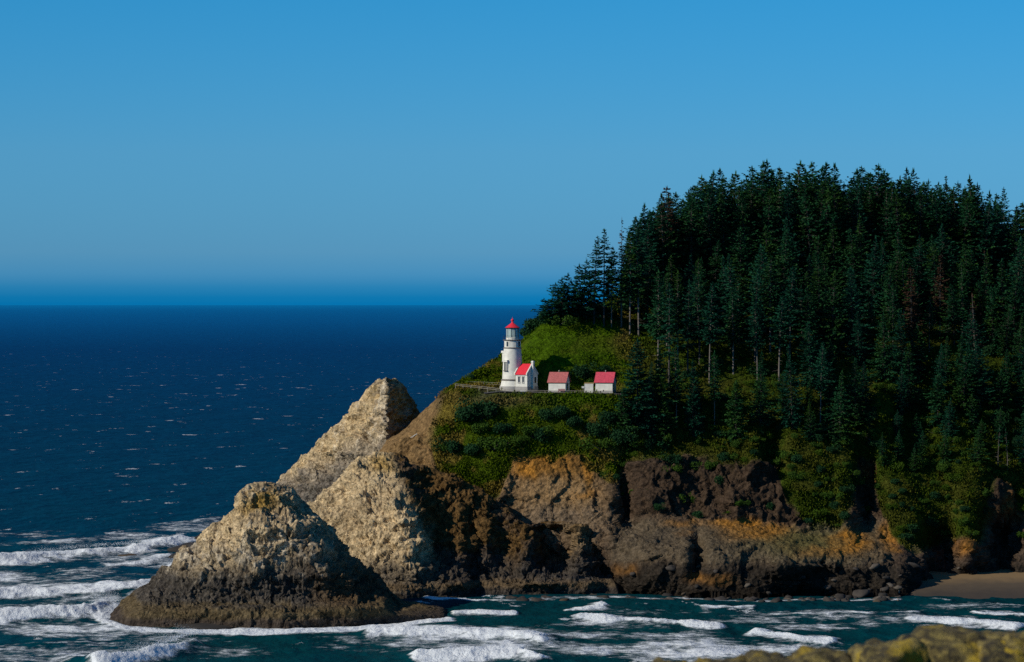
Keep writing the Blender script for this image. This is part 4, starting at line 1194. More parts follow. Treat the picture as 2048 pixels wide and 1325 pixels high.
TREES = {}
for i in range(3):
    TREES['cone%d' % i] = spruce(100 + i, 22, 0.08, 6.6, 'cone', needle=('needle', 'needle_b', 'needle')[i])
    TREES['wood%d' % i] = spruce(120 + i, 26, 0.30 + 0.07 * i, 6.2, 'ragged', bark='bark_pale', needle=('needle', 'needle', 'needle_b')[i])
    TREES['broad%d' % i] = spruce(140 + i, 22, 0.15, 6.0, 'broad', needle=('needle', 'needle_b', 'needle')[i])
for i in range(2):
    TREES['flag%d' % i] = spruce(160 + i, 12, 0.18, 4.6, 'flag', wind=0.45, fill=1.0, needle='needle_b')
    TREES['tall%d' % i] = spruce(170 + i, 26, 0.34, 5.4, 'ragged', fill=0.9, needle='needle_b', step=0.85)
TREES['dying0'] = spruce(180, 24, 0.25, 5.0, 'ragged', fill=0.8, needle='needle_dead', dead=0.2)
TREES['snag0'] = spruce(181, 24, 0.25, 3.6, 'ragged', fill=0.4, bark='bark_pale', needle='needle_dead', dead=0.82)
TREES['bare0'] = spruce(182, 14, 0.55, 1.8, 'ragged', fill=0.5, bark='bark_pale', needle='needle', dead=0.7)
TREES['young0'] = spruce(183, 20, 0.03, 5.4, 'cone', fill=1.25, needle='needle_b', step=0.5)
TREES['young1'] = spruce(184, 14, 0.03, 4.8, 'broad', fill=1.2, needle='needle', step=0.5)

def tree(kind, pos, h, label, group, name='spruce_tree', wide=1.0, rz=None):
    tm, cm, h0 = TREES[kind]
    s = h / h0
    e = empty(name, Vector(pos) - Vector((0, 0, 0.35)), R.uniform(0, 6.28) if rz is None else rz, (s * wide, s * wide, s))
    tag(e, label, 'tree', group)
    add('trunk', tm, None, e)
    add('crown', cm, None, e)
    return e

SKYLINE = [(1040, 690), (1060, 655), (1090, 622), (1100, 590), (1112, 572), (1135, 560), (1150, 535), (1165, 515), (1185, 475), (1205, 455), (1240, 440), (1258, 452), (1278, 420), (1300, 408), (1318, 388), (1335, 372), (1352, 380), (1375, 370), (1392, 345), (1440, 334), (1480, 345), (1510, 328), (1545, 318),
           (1590, 320), (1625, 324), (1662, 325), (1685, 348), (1715, 338), (1752, 328), (1785, 345), (1815, 334), (1850, 342), (1868, 362), (1893, 350), (1910, 372), (1942, 350), (1972, 372), (1985, 400), (2008, 374), (2030, 402), (2060, 408), (2200, 440), (2600, 480)]
placed = []
def free(p, dmin):
    return all((p[0] - q[0]) ** 2 + (p[1] - q[1]) ** 2 > (dmin * q[2]) ** 2 for q in placed)

# the trees that stand out, each by itself: column and row of the foot, row of the tip, kind
NAMED = [
    (1112, 640, 566, 'flag0', 1.6, 'wind-flagged spruce at the left end of the wood, out over the sea'),
    (1137, 638, 556, 'flag1', 1.5, 'second wind-bent spruce from the left end of the wood'),
    (1158, 640, 530, 'flag0', 1.2, 'sparse leaning spruce left of the two tall open-crowned trees'),
    (1100, 648, 596, 'flag1', 1.9, 'low wind-clipped spruce hanging over the sea edge, furthest left of all'),
    (1125, 644, 574, 'flag0', 1.6, 'wind-bent spruce filling the gap between the first two at the left end'),
    (1148, 640, 548, 'flag1', 1.5, 'dark wind-bent spruce below and left of the sparse leaning one'),
    (1172, 645, 520, 'flag1', 0.9, 'shorter spruce tucked under the left of the two tall open-crowned trees'),
    (1222, 655, 490, 'wood0', 1.1, 'spruce between the tall open-crowned pair and the grey snag'),
    (1188, 648, 470, 'tall0', 1.35, 'tall open-crowned spruce, left of the pair rising above the left shoulder of the wood'),
    (1207, 652, 455, 'tall1', 1.35, 'tall open-crowned spruce, right of the pair rising above the left shoulder of the wood'),
    (1243, 655, 436, 'snag0', 1.0, 'thin grey snag with bare branches against the sky'),
    (1259, 670, 450, 'wood1', 1.0, 'slim spruce with long pale bare trunk at the top of the green slope'),
    (1276, 672, 430, 'wood2', 1.15, 'spruce with sunlit trunk at the right edge of the green slope'),
    (1335, 590, 371, 'dying0', 1.5, 'spruce with a reddish brown dying top on the skyline'),
    (1275, 852, 678, 'young0', 1.55, 'dense dark young spruce in front of the bright red-roofed house'),
    (1322, 855, 700, 'young1', 0.9, 'bushy spruce just right of the dense young one below the terrace'),
    (1945, 565, 350, 'cone0', 1.1, 'pointed full spruce standing proud on the right of the skyline'),
    (2009, 600, 374, 'tall0', 1.15, 'flat-topped sparse spruce rising above the skyline at the far right'),
    (1893, 545, 349, 'tall1', 0.9, 'thin spiky spruce tip on the skyline left of the proud full spruce'),
    (1995, 935, 850, 'bare0', 1.0, 'silvery dead trunk low on the right cliff'),
    (2016, 940, 858, 'bare0', 1.1, 'silvery dead trunk at the right edge, nearest the frame side'),
    (1250, 892, 775, 'young1', 1.1, 'bushy spruce below and left of the dense young one'),
    (1300, 880, 752, 'young0', 1.0, 'pointed spruce below and right of the dense young one'),
    (1352, 850, 690, 'wood0', 1.1, 'spruce with a leaning pale trunk below the forest floor, left'),
    (1385, 870, 720, 'young0', 1.0, 'dark pointed spruce on the cliff top left of the pale twin trunks'),
    (1330, 890, 790, 'young1', 1.0, 'low bushy spruce at the cliff edge below the leaning pale trunk'),
    (1430, 850, 700, 'wood1', 1.0, 'spruce with thin pale trunk at the cliff top, middle of the wood'),
    (1470, 880, 760, 'young1', 1.1, 'broad bushy spruce at the cliff edge above the bare dark cliff'),
    (1520, 850, 700, 'cone0', 1.0, 'full spruce above the first dark gully'),
    (1585, 860, 690, 'cone1', 1.0, 'full spruce at the head of the green cliff rib'),
    (1640, 850, 680, 'wood2', 1.0, 'thin-trunked spruce above the green cliff rib'),
    (1680, 890, 740, 'cone2', 1.1, 'wide spruce on the right shoulder of the green cliff rib'),
    (1418, 770, 560, 'wood2', 1.0, 'spruce with a pale forked bare trunk on the forest floor'),
]
n_tree = 0
for px, pf, pt, kind, wide, label in NAMED:
    p = land_at(px, pf)
    Y = p[1]
    h = zof(pt, Y) - p[2]
    nm = 'dead_tree' if kind in ('snag0', 'bare0') else 'spruce_tree'
    tree(kind, p, h, label, None, nm, wide)
    placed.append((p[0], p[1], 1.0)); n_tree += 1

def sky_h(px, p, lim):
    return zof(between(px, SKYLINE) + lim, p[1]) - p[2]

# the crest row, left to right: its tips draw the skyline
crest_j = int(np.argmin(np.abs(LS - 8.9)))
ordn = ['first', 'second', 'third', 'fourth', 'fifth', 'sixth', 'seventh', 'eighth', 'ninth', 'tenth', 'eleventh', 'twelfth', 'thirteenth', 'fourteenth', 'fifteenth', 'sixteenth', 'seventeenth', 'eighteenth', 'nineteenth', 'twentieth'] + [d + '-' + o for d in ('twenty', 'thirty', 'forty') for o in ('first', 'second', 'third', 'fourth', 'fifth', 'sixth', 'seventh', 'eighth', 'ninth')]
tips = [1278, 1300, 1318, 1352, 1375, 1392, 1415, 1440, 1462, 1510, 1528, 1547, 1590, 1625, 1645, 1662, 1715, 1735, 1752, 1772, 1815, 1836, 1868, 1912, 1925, 1962, 2034, 2060]
for k, px in enumerate(tips):
    i = int(np.argmin(np.abs(HNX[:, crest_j] - px)))
    j = crest_j - int(R.uniform(2, 20))
    p = LV[i, j]
    h = sky_h(px, p, R.uniform(0, 5))
    lab = 'dark spruce crown on the skyline, %s from the left after the grey snag' % ordn[k]
    tree(R.choice(['broad0', 'broad1', 'broad2', 'broad0', 'broad1', 'broad2', 'broad0', 'cone1']), p, min(h, 34), lab, 'spruces along the skyline', wide=R.uniform(1.25, 1.6))
    placed.append((p[0], p[1], 0.8)); n_tree += 1

# a rank just over the crest closes the gaps between them
back_j = int(np.argmin(np.abs(LS - 9.25)))
gap = 0
for k, (a_, b_) in enumerate(zip(tips[:-1], tips[1:])):
    px = (a_ + b_) / 2 + R.uniform(-4, 4)
    i = int(np.argmin(np.abs(HNX[:, back_j] - px)))
    p = LV[i, back_j]
    tree(R.choice(['broad0', 'broad1', 'broad2']), p, min(36, sky_h(px, p, R.uniform(12, 24))), 'spruce filling the skyline gap right after the %s skyline crown' % ordn[k], 'spruces along the skyline', wide=R.uniform(1.2, 1.5))
    placed.append((p[0], p[1], 0.7)); n_tree += 1

# rest of the wood: darts thrown over the hillside
cand = []
for _ in range(14000):
    i = int(RNG.integers(0, LV.shape[0]))
    j = int(RNG.integers(0, LV.shape[1]))
    if not 4.6 < LS[j] < 9.0: continue
    px, py = HNX[i, j], HNY[i, j]
    if px > 2170: continue
    lim = between(px, [(1250, 870), (1400, 880), (1540, 880), (1600, 860), (1690, 880), (1760, 920), (1850, 985), (1950, 985), (1990, 940), (2200, 985)])
    left = between(py, [(540, 1300), (560, 1285), (600, 1250), (640, 1262), (680, 1285), (740, 1310), (790, 1300), (810, 1245), (900, 1240)])
    if px < left or py > lim + 20 * R.random(): continue
    cand.append((i, j))
rest = []
cand.sort(key=lambda c: 0 if LS[c[1]] > 8.35 else 1)
for i, j in cand:
    if n_tree >= 345: break
    p = LV[i, j]; px, py = HNX[i, j], HNY[i, j]
    open_floor = 1280 < px < 1600 and py > 680
    if not free(p, 5.0 if open_floor else 4.3 if LS[j] > 8.35 else 4.9 if py < 800 else 4.2): continue
    edge = (open_floor or (py > 690 and px < 1600)) and py < 800
    if edge:
        kind = R.choice(['wood0', 'wood1', 'wood2', 'tall0']); h = R.uniform(18, 27)
    else:
        kind = R.choice(['cone0', 'cone1', 'cone2', 'broad0', 'broad1', 'broad2', 'broad0', 'broad2', 'cone1', 'wood0']); h = R.uniform(14, 24)
    if px > 1620 and py > 740: kind = R.choice(['cone0', 'cone1', 'cone2', 'young1', 'broad1']); h = R.uniform(11, 18)
    if py > 800 and px <= 1620: kind = R.choice(['young1', 'cone1', 'broad2']); h = R.uniform(5, 11)
    if py > 850 and px > 1620: kind = R.choice(['young1', 'cone0', 'cone2', 'broad1']); h = R.uniform(6, 11)
    h = min(h, sky_h(px, p, R.uniform(4, 26)))
    if LS[j] > 8.35: h = min(28, sky_h(px, p, R.uniform(6, 30)))
    if h < 5: continue
    if py < 780 and R.random() < 0.045: kind = R.choice(['snag0', 'dying0'])
    rest.append((px, py, p, kind, h))
    placed.append((p[0], p[1], 1.0)); n_tree += 1
# each is told by the skyline crown it stands under and its rank down from it
tp = np.array(tips)
cols = {}
for r_ in rest:
    cols.setdefault(int(np.argmin(np.abs(tp - r_[0]))), []).append(r_)
for c, lst in cols.items():
    lst.sort(key=lambda q: q[1])
    for k, (px, py, p, kind, h) in enumerate(lst):
        what = 'bare-trunked spruce' if kind[:4] == 'wood' else 'ragged spruce' if kind[:4] == 'tall' else 'grey bare-branched dead spruce' if kind == 'snag0' else 'rust-brown dying spruce' if kind == 'dying0' else 'full dark spruce' if kind[:4] == 'cone' else 'bushy spruce'
        tree(kind, p, h, '%s under the %s skyline crown, %s rank down the hillside' % (what, ordn[c], ordn[k]), 'spruces of the hillside wood', wide=R.uniform(0.95, 1.45))
print('trees', n_tree, 'cands', len(cand))

# ------------------------------------------------------------------ shrubs and ground cover
def shrub_mesh(seed, n, mat, leaf=0.16, flat=0.75, lobes=6):
    r = np.random.default_rng(seed)
    c = r.normal(0, 0.42, (lobes, 3)); c[:, 2] = np.abs(c[:, 2]) * 0.7 + 0.25
    rad = r.uniform(0.32, 0.6, lobes)
    k = r.integers(0, lobes, n)
    d = r.normal(0, 1, (n, 3)); d /= np.linalg.norm(d, axis=1, keepdims=True)
    p = c[k] + d * (rad[k] * r.uniform(0.7, 1.08, n))[:, None]
    p[:, 2] = np.maximum(p[:, 2] * flat, -0.1)
    t = r.normal(0, 1, (n, 3)) + d * 0.4
    t /= np.linalg.norm(t, axis=1, keepdims=True)
    w = np.cross(t, d + r.normal(0, 0.4, (n, 3))); w /= np.linalg.norm(w, axis=1, keepdims=True) + 1e-9
    v, f = diamonds(p, t * leaf * r.uniform(0.7, 1.3, (n, 1)), w * leaf * 0.36)
    a = Acc(); a.add(v, f)
    st_ = Acc()
    for q in range(5):
        e = c[q % lobes]
        v, f = cone_tube((0, 0, -0.3), e * 0.9, 0.05, 0.015, 4); st_.add(v, f)
    return a.mesh('foliage', M[mat]), st_.mesh('stem', M['bark'])
SHR = {'dark0': shrub_mesh(1, 1500, 'shrub_dark'), 'dark1': shrub_mesh(2, 1500, 'shrub_dark', 0.15, 0.95, 8), 'mid0': shrub_mesh(3, 1300, 'shrub'), 'mid1': shrub_mesh(4, 1300, 'shrub', 0.14, 0.6, 9), 'lite0': shrub_mesh(5, 1200, 'shrub_bright', 0.14, 0.6, 8)}
def shrub(kind, p, s, label, group, sz=1.0):
    fm, sm = SHR[kind]
    e = empty('shrub', p, R.uniform(0, 6.28), (s, s, s * sz))
    tag(e, label, 'shrub', group)
    add('foliage', fm, None, e)
    add('stem', sm, None, e)

BUSH = [(935, 838, 3.0, 'dark0', 'rounded dark bush, leftmost of the large ones below the lighthouse'), (972, 836, 3.2, 'dark1', 'tall dark bush directly below the lighthouse, right of the leftmost one'),
        (955, 862, 2.4, 'mid0', 'grey-green bush between the two large dark ones below the lighthouse'), (1003, 862, 2.0, 'dark0', 'small dark bush right of the tall one below the lighthouse'),
        (905, 905, 2.4, 'dark1', 'low dark bush at the left edge of the green slope'), (945, 905, 2.2, 'dark0', 'dark bush low on the left part of the green slope'),
        (985, 895, 2.6, 'mid0', 'grey-green bush in the lower middle of the slope below the lighthouse'), (890, 900, 1.6, 'mid1', 'grey-green low bush at the outer left foot of the green slope'),
        (1090, 838, 2.0, 'dark1', 'dark bush below the path left of the mauve-roofed house'), (1122, 832, 2.3, 'dark0', 'dark bush below the bench of the mauve-roofed house'),
        (1065, 868, 2.2, 'mid0', 'spreading bush midway down the slope right of the lighthouse'), (1085, 880, 2.4, 'dark1', 'dark bush midway down above the orange scar'), (1048, 885, 1.8, 'mid1', 'small bush above the left end of the orange scar'),
        (1150, 850, 2.2, 'dark0', 'dark bush below the flat-topped shed'), (1185, 868, 2.4, 'dark1', 'dark bush on the slope below the bright red roof'), (1205, 895, 2.4, 'mid0', 'bush at the top right of the brown scree'),
        (1215, 842, 2.4, 'dark0', 'dark bush left of the dense young spruce'), (1235, 885, 2.6, 'dark1', 'bush at the foot of the dense young spruce'), (1128, 757, 1.9, 'dark0', 'dark bush behind the mauve-roofed house'), (1160, 752, 2.2, 'dark1', 'dark bush on the green slope between the two red roofs'),
        (1178, 768, 1.8, 'mid0', 'olive bush behind the flat-topped shed'), (1212, 745, 1.7, 'dark0', 'dark bush behind the bright red roof'), (943, 757, 1.0, 'dark0', 'tiny dark bush on the skyline turf left of the lighthouse'),
        (1168, 632, 2.6, 'dark1', 'dark thicket under the sparse leaning spruce'), (1198, 628, 2.6, 'dark0', 'dark thicket at the feet of the tall open-crowned pair'), (1228, 628, 2.4, 'mid0', 'olive thicket behind the trunks right of the open-crowned pair'), (1252, 622, 2.6, 'dark1', 'dark thicket below the grey snag'),
        (1052, 672, 2.0, 'dark1', 'wind-clipped bush at the upper left of the green slope'), (1072, 655, 2.6, 'dark0', 'dark bush on the sea edge just right of the lantern'), (1092, 645, 2.4, 'dark1', 'dense dark thicket below the wind-flagged spruce'), (1115, 648, 2.2, 'mid0', 'brownish bush under the left end of the wood')]
for px, py, s, kind, lab in BUSH:
    shrub(kind, land_at(px, py), s * 1.3, lab, 'bushes around the light station', 1.1)

def shrub_label(px, py, kind, sz):
    if px < 1330: a = 'below the left end of the wood'
    elif px < 1440: a = 'left above the bare dark cliff'
    elif px < 1560: a = 'right above the bare dark cliff'
    elif px < 1640: a = 'left on the green cliff rib'
    elif px < 1720: a = 'right on the green cliff rib'
    elif px < 1790: a = 'just right of the deep dark gully'
    elif px < 1860: a = 'above the orange-topped platform end'
    elif px < 1950: a = 'above the cave by the beach'
    else: a = 'on the rightmost cliff above the sand'
    b = 'high up' if py < 840 else 'halfway up' if py < 920 else 'low' if py < 1000 else 'lowest'
    return '%s %s shrub %s, %s' % ('small' if sz < 1.7 else 'large', {'d': 'dark', 'm': 'grey-green', 'l': 'bright green'}[kind[0]], b, a)
k = 0
sp = []
for _ in range(6000):
    i = int(RNG.integers(0, LV.shape[0])); j = int(RNG.integers(0, LV.shape[1]))
    px, py = HNX[i, j], HNY[i, j]
    if not (1215 < px < 2120 and 3.0 < LS[j] < 7.9 and py > (790 if px < 1285 else 700)): continue
    if LS[j] > 7.2 and R.random() < 0.5: continue
    if VEG[i, j] < 0.6 and R.random() > (0.16 if py < 1040 else 0.03): continue
    p = LV[i, j]
    if any((p[0] - q[0]) ** 2 + (p[1] - q[1]) ** 2 + (p[2] - q[2]) ** 2 < 2.3 ** 2 for q in sp): continue
    sp.append(p)
    kind = R.choice(['dark0', 'dark1', 'mid0', 'mid1', 'mid0', 'lite0'])
    sz = R.uniform(1.1, 2.3)
    shrub(kind, p, sz, shrub_label(px, py, kind, sz), 'shrubs covering the cliffs', R.uniform(0.9, 1.4))
    k += 1
    if k >= 270: break
print('shrubs', k)

def ground_cover():
    """low salal, fern and grass: leaf sprays over the vegetated ground"""
    nv = LV.shape[1]
    n = normals(LV)
    if n[200, 150, 1] > 0: n = -n
    A = VEG * (1 - 0.97 * TER) * (LS[None, :] < 9.3) * (HNX < 2120) * (HNX > 860)
    A = A * np.where((HNX > 1330) & (HNY < 640), 0.1, 1.0)
    A[:, :60] = 0
    pr = (A / A.sum()).ravel()
    N = 170000
    idx = RNG.choice(pr.size, N, p=pr)
    p = LV.reshape(-1, 3)[idx] + RNG.normal(0, 0.22, (N, 3))
    nn = n.reshape(-1, 3)[idx]
    grow = nn * 0.6 + np.array([0, 0, 0.8]) + RNG.normal(0, 0.45, (N, 3))
    grow /= np.linalg.norm(grow, axis=1, keepdims=True)
    clump = 0.6 + 0.8 * np.clip(fbm(p * 0.35, 2, 501) + 0.4, 0, 1.2)
    ln = RNG.uniform(0.3, 0.7, N) * clump
    turf = gauss(HNX.ravel()[idx], HNY.ravel()[idx], 1120, 720, 110, 70, 4)
    ln *= 1 - 0.5 * turf
    w = np.cross(grow, RNG.normal(0, 1, (N, 3))); w /= np.linalg.norm(w, axis=1, keepdims=True) + 1e-9
    v, f = diamonds(p - grow * 0.05, grow * ln[:, None], w * (ln * 0.33)[:, None])
    me = mesh_np('ground_cover', v, f)
    base = np.repeat(paint_cache.reshape(-1, 3)[idx] * RNG.uniform(0.7, 1.35, (N, 1)), 4, axis=0)
    attr(me, 'col', base, 'COLOR')
    m, nd, l, b = mat_new('ground_cover_leaves')
    a = nd.new('ShaderNodeAttribute'); a.attribute_name = 'col'
    l.new(a.outputs['Color'], b.inputs['Base Color'])
    b.inputs['Roughness'].default_value = 0.8; b.inputs['Specular IOR Level'].default_value = 0.0
    o = add('ground_cover', me, m)
    tag(o, 'low grass, fern and salal covering the headland slopes', 'ground cover', kind='stuff')
paint_cache = paint_headland()
ground_cover()

# ------------------------------------------------------------------ shore: beach, boulders, islets
def build_beach():
    px = np.linspace(1780, 2600, 220)
    v = []
    for p in px:
        yw = sea_y(between(p, [(1780, 1194), (1850, 1200), (1950, 1203), (2600, 1205)])) - 4
        yb = between(p, [(1780, 794), (1880, 810), (1960, 818), (2048, 822), (2600, 826)])
        for t in np.linspace(0, 1, 40):
            y = yw + (yb - yw) * t
            v.append(((p - CX) / F * y, y, -1.0 + 4.2 * t ** 0.9 + (p - 1780) / 800 * 0.6 * t))
    v = np.array(v).reshape(len(px), 40, 3)
    v[..., 2] += 0.25 * fbm(v * 0.07, 3, 601) + 0.08 * fbm(v * 0.5, 2, 603)
    v[:14, :, 2] -= np.linspace(2.5, 0, 14)[:, None]
    me = mesh_np('beach', v, grid_quads(len(px), 40), smooth_=True)
    m, n, l, b = mat_new('wet_and_dry_sand')
    tc = n.new('ShaderNodeTexCoord')
    sp_ = n.new('ShaderNodeSeparateXYZ'); l.new(tc.outputs['Object'], sp_.inputs[0])
    t = noise_node(n, l, 0.25, 5, 0.6, tc.outputs['Object'])
    zz = math_node(n, l, 'ADD', sp_.outputs['Z'], math_node(n, l, 'MULTIPLY', t.outputs[0], 0.8))
    r = ramp_node(n, l, math_node(n, l, 'MULTIPLY', zz, 0.3), [(0.25, (0.045, 0.031, 0.018)), (0.55, (0.085, 0.058, 0.030)), (0.8, (0.20, 0.125, 0.050))])
    l.new(r.outputs[0], b.inputs['Base Color'])
    b.inputs['Roughness'].default_value = 0.85
    tag(add('beach', me, m), 'strip of tan sand at the foot of the right cliffs', kind='structure')
build_beach()

def rock_mesh(seed, n=14, squash=0.7):
    u = np.linspace(0, 2 * math.pi, n + 1)[:-1]
    w = np.linspace(0, math.pi, n // 2 + 2)
    U, W = np.meshgrid(u, w, indexing='ij')
    v = np.stack([np.cos(U) * np.sin(W), np.sin(U) * np.sin(W), np.cos(W)], -1)
    f1, f2 = worley(v * 0.9 + seed * 7.3, seed)
    v = v * (0.78 + 0.35 * fbm(v * 1.1 + seed * 3.1, 3, seed) + 0.3 * (0.5 - f1))[..., None]
    v[..., 2] *= squash
    i = np.arange(n * len(w)).reshape(n, len(w))
    q = np.stack([i[:, :-1], np.roll(i, -1, 0)[:, :-1], np.roll(i, -1, 0)[:, 1:], i[:, 1:]], -1).reshape(-1, 4)
    return v.reshape(-1, 3), q
BM = []
for k, c in enumerate([(0.045, 0.037, 0.030), (0.028, 0.024, 0.020), (0.085, 0.070, 0.054), (0.060, 0.043, 0.027), (0.14, 0.115, 0.085)]):
    v, q = rock_mesh(k + 1)
    me = mesh_np('boulder', v, q, smooth_=False)
    me.materials.append(mat_plain('boulder_stone_%d' % k, c, 0.9, 0.3, 2.0))
    BM.append(me)
def boulder(p, s, k, label, group='boulders along the foot of the cliffs'):
    o = add('boulder', BM[k])
    o.location = p
    o.rotation_euler = (R.uniform(-0.3, 0.3), R.uniform(-0.3, 0.3), R.uniform(0, 6.28))
    o.scale = (s * R.uniform(0.9, 1.4), s * R.uniform(0.8, 1.2), s * R.uniform(0.7, 1.1))
    tag(o, label, 'rock', group)
def boulder_label(px, k, sz):
    where = ('at the waterline below the sea cave' if px < 1150 else 'at the waterline below the cave\'s right pillar' if px < 1250 else 'at the waterline below the platform\'s left end' if px < 1380 else
             'at the waterline below the platform\'s notch' if px < 1500 else 'at the waterline below the platform\'s orange patch' if px < 1640 else 'at the waterline below the platform\'s right half' if px < 1780 else
             'where the rock platform meets the beach' if px < 1850 else 'on the sand below the cave' if px < 1950 else 'on the sand near the right edge')
    return '%s %s boulder %s' % ('small' if sz < 0.9 else 'large' if sz < 1.6 else 'huge', ('grey', 'black', 'pale grey', 'brown', 'pale tan')[k], where)
for _ in range(230):
    px = R.uniform(1010, 2060)
    py = R.uniform(1188, 1203) if px < 1800 else R.uniform(1160, 1190)
    Y = sea_y(py)
    x = at(px, Y)
    z = max(land_z(x, Y), -0.3)
    if z > 7: continue
    sz, kb = R.uniform(0.5, 1.1) * R.choice([1, 1, 1.4, 2.1]) if px < 1850 else R.uniform(0.35, 0.9), R.choice([0, 1, 2, 3, 0, 1]) if px < 1780 else R.choice([0, 2, 4])
    boulder((x, Y, z + 0.1), sz, kb, boulder_label(px, kb, sz))

def islet(px, py, w, hgt, label, seed, c=1):
    Y = sea_y(py)
    v, q = rock_mesh(seed, 28, 1.0)
    v = v + v * (0.10 * fbm(v * 3.0, 3, seed + 9))[:, None]
    me = mesh_np('islet_rock', v, q, smooth_=False)
    me.materials.append(BM[c].materials[0])
    o = add('islet_rock', me)
    o.location = (at(px, Y), Y, 0)
    o.scale = (w, w * 1.2, hgt)
    o.rotation_euler = (0, 0, R.uniform(0, 6))
    tag(o, label, 'rock', 'small rocks awash left of the nearest stack')
islet(402, 1082, 2.6, 2.6, 'small dark pointed rock in the surf left of the domed stack', 31)
islet(388, 1104, 7.5, 3.2, 'low dark rock shelf against the left foot of the domed stack', 32)
islet(365, 1118, 5.0, 2.6, 'low dark rock beside the left foot of the domed stack, nearest the surf', 35)
islet(252, 1113, 3.2, 0.9, 'reddish rock barely awash between the breakers', 33, 3)
islet(700, 1240, 6, 1.4, 'low reef rock in front of the domed stack, right', 36, 1)
islet(430, 1252, 8, 1.2, 'low reef rock at the waterline before the domed stack', 37, 1)

def spray_plume(pts, label, n, hgt, spread, drift):
    """droplets thrown up along a line on the water"""
    r = np.random.default_rng(n + int(hgt * 10))
    a = np.array([[at(px, sea_y(py)), sea_y(py), z] for px, py, z in pts])
    t = r.random(n) * (len(a) - 1)
    k = np.minimum(t.astype(int), len(a) - 2)
    p = a[k] + (a[k + 1] - a[k]) * (t - k)[:, None]
    g = np.clip(0.5 + 0.9 * fbm(p * 0.35, 2, 5), 0.1, 1.3)
    u = r.random(n) ** 1.8
    p = p + r.normal(0, spread, (n, 3)) * np.array([1, 1, 0.3])
    p[:, 2] += u * hgt * g
    p[:, 0] += drift * u * g
    d = r.normal(0, 1, (n, 3)); d /= np.linalg.norm(d, axis=1, keepdims=True)
    w = np.cross(d, r.normal(0, 1, (n, 3))); w /= np.linalg.norm(w, axis=1, keepdims=True)
    sz = r.uniform(0.05, 0.16, n) * (1.25 - u)
    v, f = diamonds(p, d * sz[:, None], w * (sz * 0.5)[:, None])
    me = mesh_np('sea_spray', v, f)
    tag(add('sea_spray', me, M['spray']), label, 'spray', kind='stuff')
M['spray'] = mat_leaf('sea_spray_drops', (0.75, 0.77, 0.78), (0.85, 0.86, 0.86), None, 0.4)
spray_plume([(190, 1222, 0.5), (212, 1214, 1.0), (228, 1206, 0.5)], 'white splash thrown up against the left foot of the domed stack', 5000, 6.0, 0.9, -1.0)
spray_plume([(250, 1330, 1.5), (320, 1318, 2.8), (370, 1304, 3.4), (404, 1292, 2.8)], 'spray blowing back off the curling breaker at lower left', 5000, 2.6, 0.6, -3.0)
spray_plume([(50, 1121, 1.8), (140, 1113, 2.3), (260, 1102, 2.3), (330, 1092, 2.2)], 'thin spray along the crest of the farther breaker', 3500, 1.8, 0.8, -1.5)
spray_plume([(345, 1135, 0.3), (370, 1115, 0.5), (385, 1100, 0.5)], 'white water bursting on the low shelf left of the domed stack', 3000, 3.0, 0.9, -0.5)

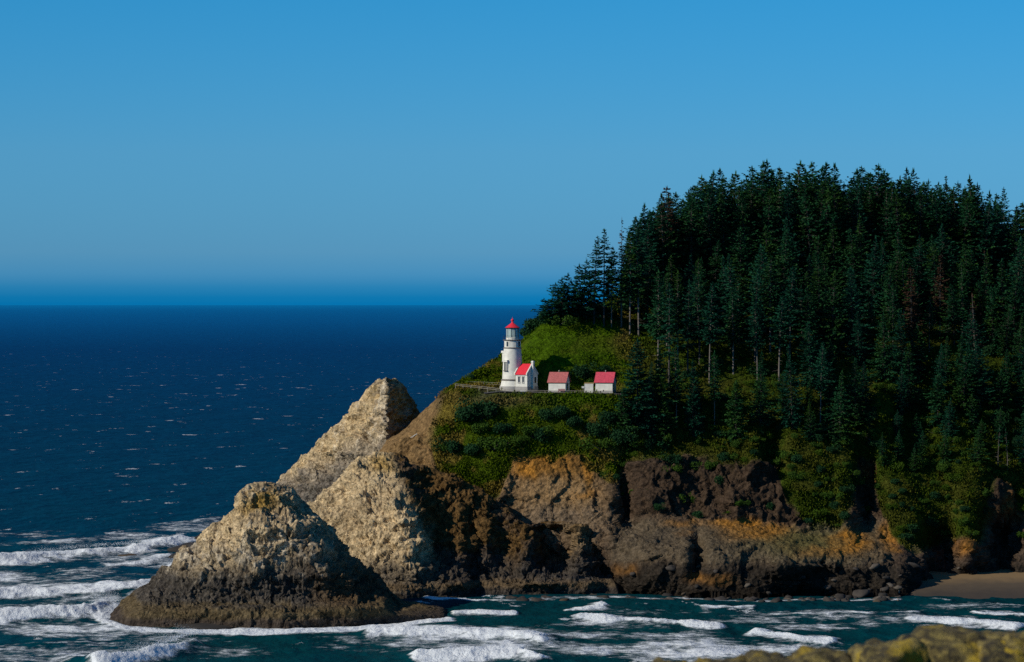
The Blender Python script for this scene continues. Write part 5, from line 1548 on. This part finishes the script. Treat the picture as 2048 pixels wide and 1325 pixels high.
# ------------------------------------------------------------------ viewpoint wall in the foreground
def viewpoint():
    px = np.linspace(0, 1, 60); 
    X, Yg = np.meshgrid(np.linspace(-30, 30, 60), np.concatenate([np.linspace(-14, 9.2, 24), np.linspace(10, 160, 60)]), indexing='ij')
    Z = np.where(Yg < 9.2, 68.35, 68.35 - 1.15 * (Yg - 9.2) ** 0.92) + 0.06 * fbm(np.stack([X, Yg, X * 0], -1) * 0.6, 3, 701)
    Z = np.where(Yg > 10, Z - 0.25 * (Yg - 10) * 0.2, Z)
    v = np.stack([X, Yg, np.maximum(Z, -4)], -1)
    me = mesh_np('viewpoint_ground', v, grid_quads(*v.shape[:2]), smooth_=True)
    tag(add('viewpoint_ground', me, mat_plain('verge_soil', (0.08, 0.065, 0.04), 0.95, 0.3, 0.8)), 'verge of the clifftop viewpoint', kind='structure')
    m, n, l, b = mat_new('lichen_stone')
    tc = n.new('ShaderNodeTexCoord')
    t1 = noise_node(n, l, 18, 6, 0.75, tc.outputs['Object'])
    t2 = noise_node(n, l, 7, 5, 0.6, tc.outputs['Object'])
    c = ramp_node(n, l, t1.outputs[0], [(0.40, (0.008, 0.006, 0.003)), (0.5, (0.075, 0.055, 0.014)), (0.62, (0.24, 0.18, 0.045))])
    li = ramp_node(n, l, t2.outputs[0], [(0.505, 0.0), (0.60, 0.9)])
    col = mix(n, l, 'MIX', c.outputs[0], (0.34, 0.23, 0.010), li.outputs[0])
    l.new(col, b.inputs['Base Color'])
    b.inputs['Roughness'].default_value = 0.95
    bp = n.new('ShaderNodeBump'); bp.inputs['Distance'].default_value = 0.02
    l.new(t1.outputs[0], bp.inputs['Height']); l.new(bp.outputs[0], b.inputs['Normal'])
    root = tag(empty('stone_wall', (0.9, 8.0, 68.3), 0), 'mossy yellow lichen-covered stone wall, blurred in the right foreground', 'wall')
    def stone(px, pt, w, hgt, Y=8.0):
        x, z = at(px, Y), zof(pt, Y)
        v, q = rock_mesh(R.randint(50, 90), 44, 1.0)
        v = np.sign(v) * np.abs(v) ** 0.75
        v = v * (1 + 0.14 * fbm(v * 2.4 + px, 3, 5) + 0.08 * fbm(v * 7.0 + px, 2, 6))[:, None]
        v *= np.array([w * 0.6, 0.22, hgt * 0.56])
        me = mesh_np('stone', v, q, smooth_=True)
        o = add('stone', me, m, root)
        o.location = (x - 0.9, Y - 8.0, z - v[:, 2].max() - 68.3)
    for px, pt, w in [(1900, 1252, 0.34), (1770, 1262, 0.2), (2010, 1258, 0.2), (2150, 1248, 0.3), (2380, 1255, 0.3), (1650, 1292, 0.22), (1560, 1303, 0.2), (1445, 1314, 0.2), (1340, 1320, 0.14), (1250, 1332, 0.2), (1100, 1345, 0.22)]:
        stone(px, pt, w, 0.22)
    x = 0.0
    for row in range(3):
        x = 1000 + row * 70
        while x < 2500:
            w = R.uniform(0.26, 0.42)
            stone(x, 1395 + row * 190, w, 0.3)
            x += w * 0.85 / 8 * F
viewpoint()

# repeats that share a description are told apart by their order from the left
def number_repeats():
    by = {}
    for o in SC.objects:
        if o.parent is None and 'label' in o and o.get('group') in ('shrubs covering the cliffs', 'boulders along the foot of the cliffs'):
            by.setdefault(o['label'], []).append(o)
    for lab, lst in by.items():
        if len(lst) > 1:
            lst.sort(key=lambda o: o.location.x / o.location.y)
            for k, o in enumerate(lst):
                o['label'] = '%s, %s from left' % (lab, ordn[k])
number_repeats()
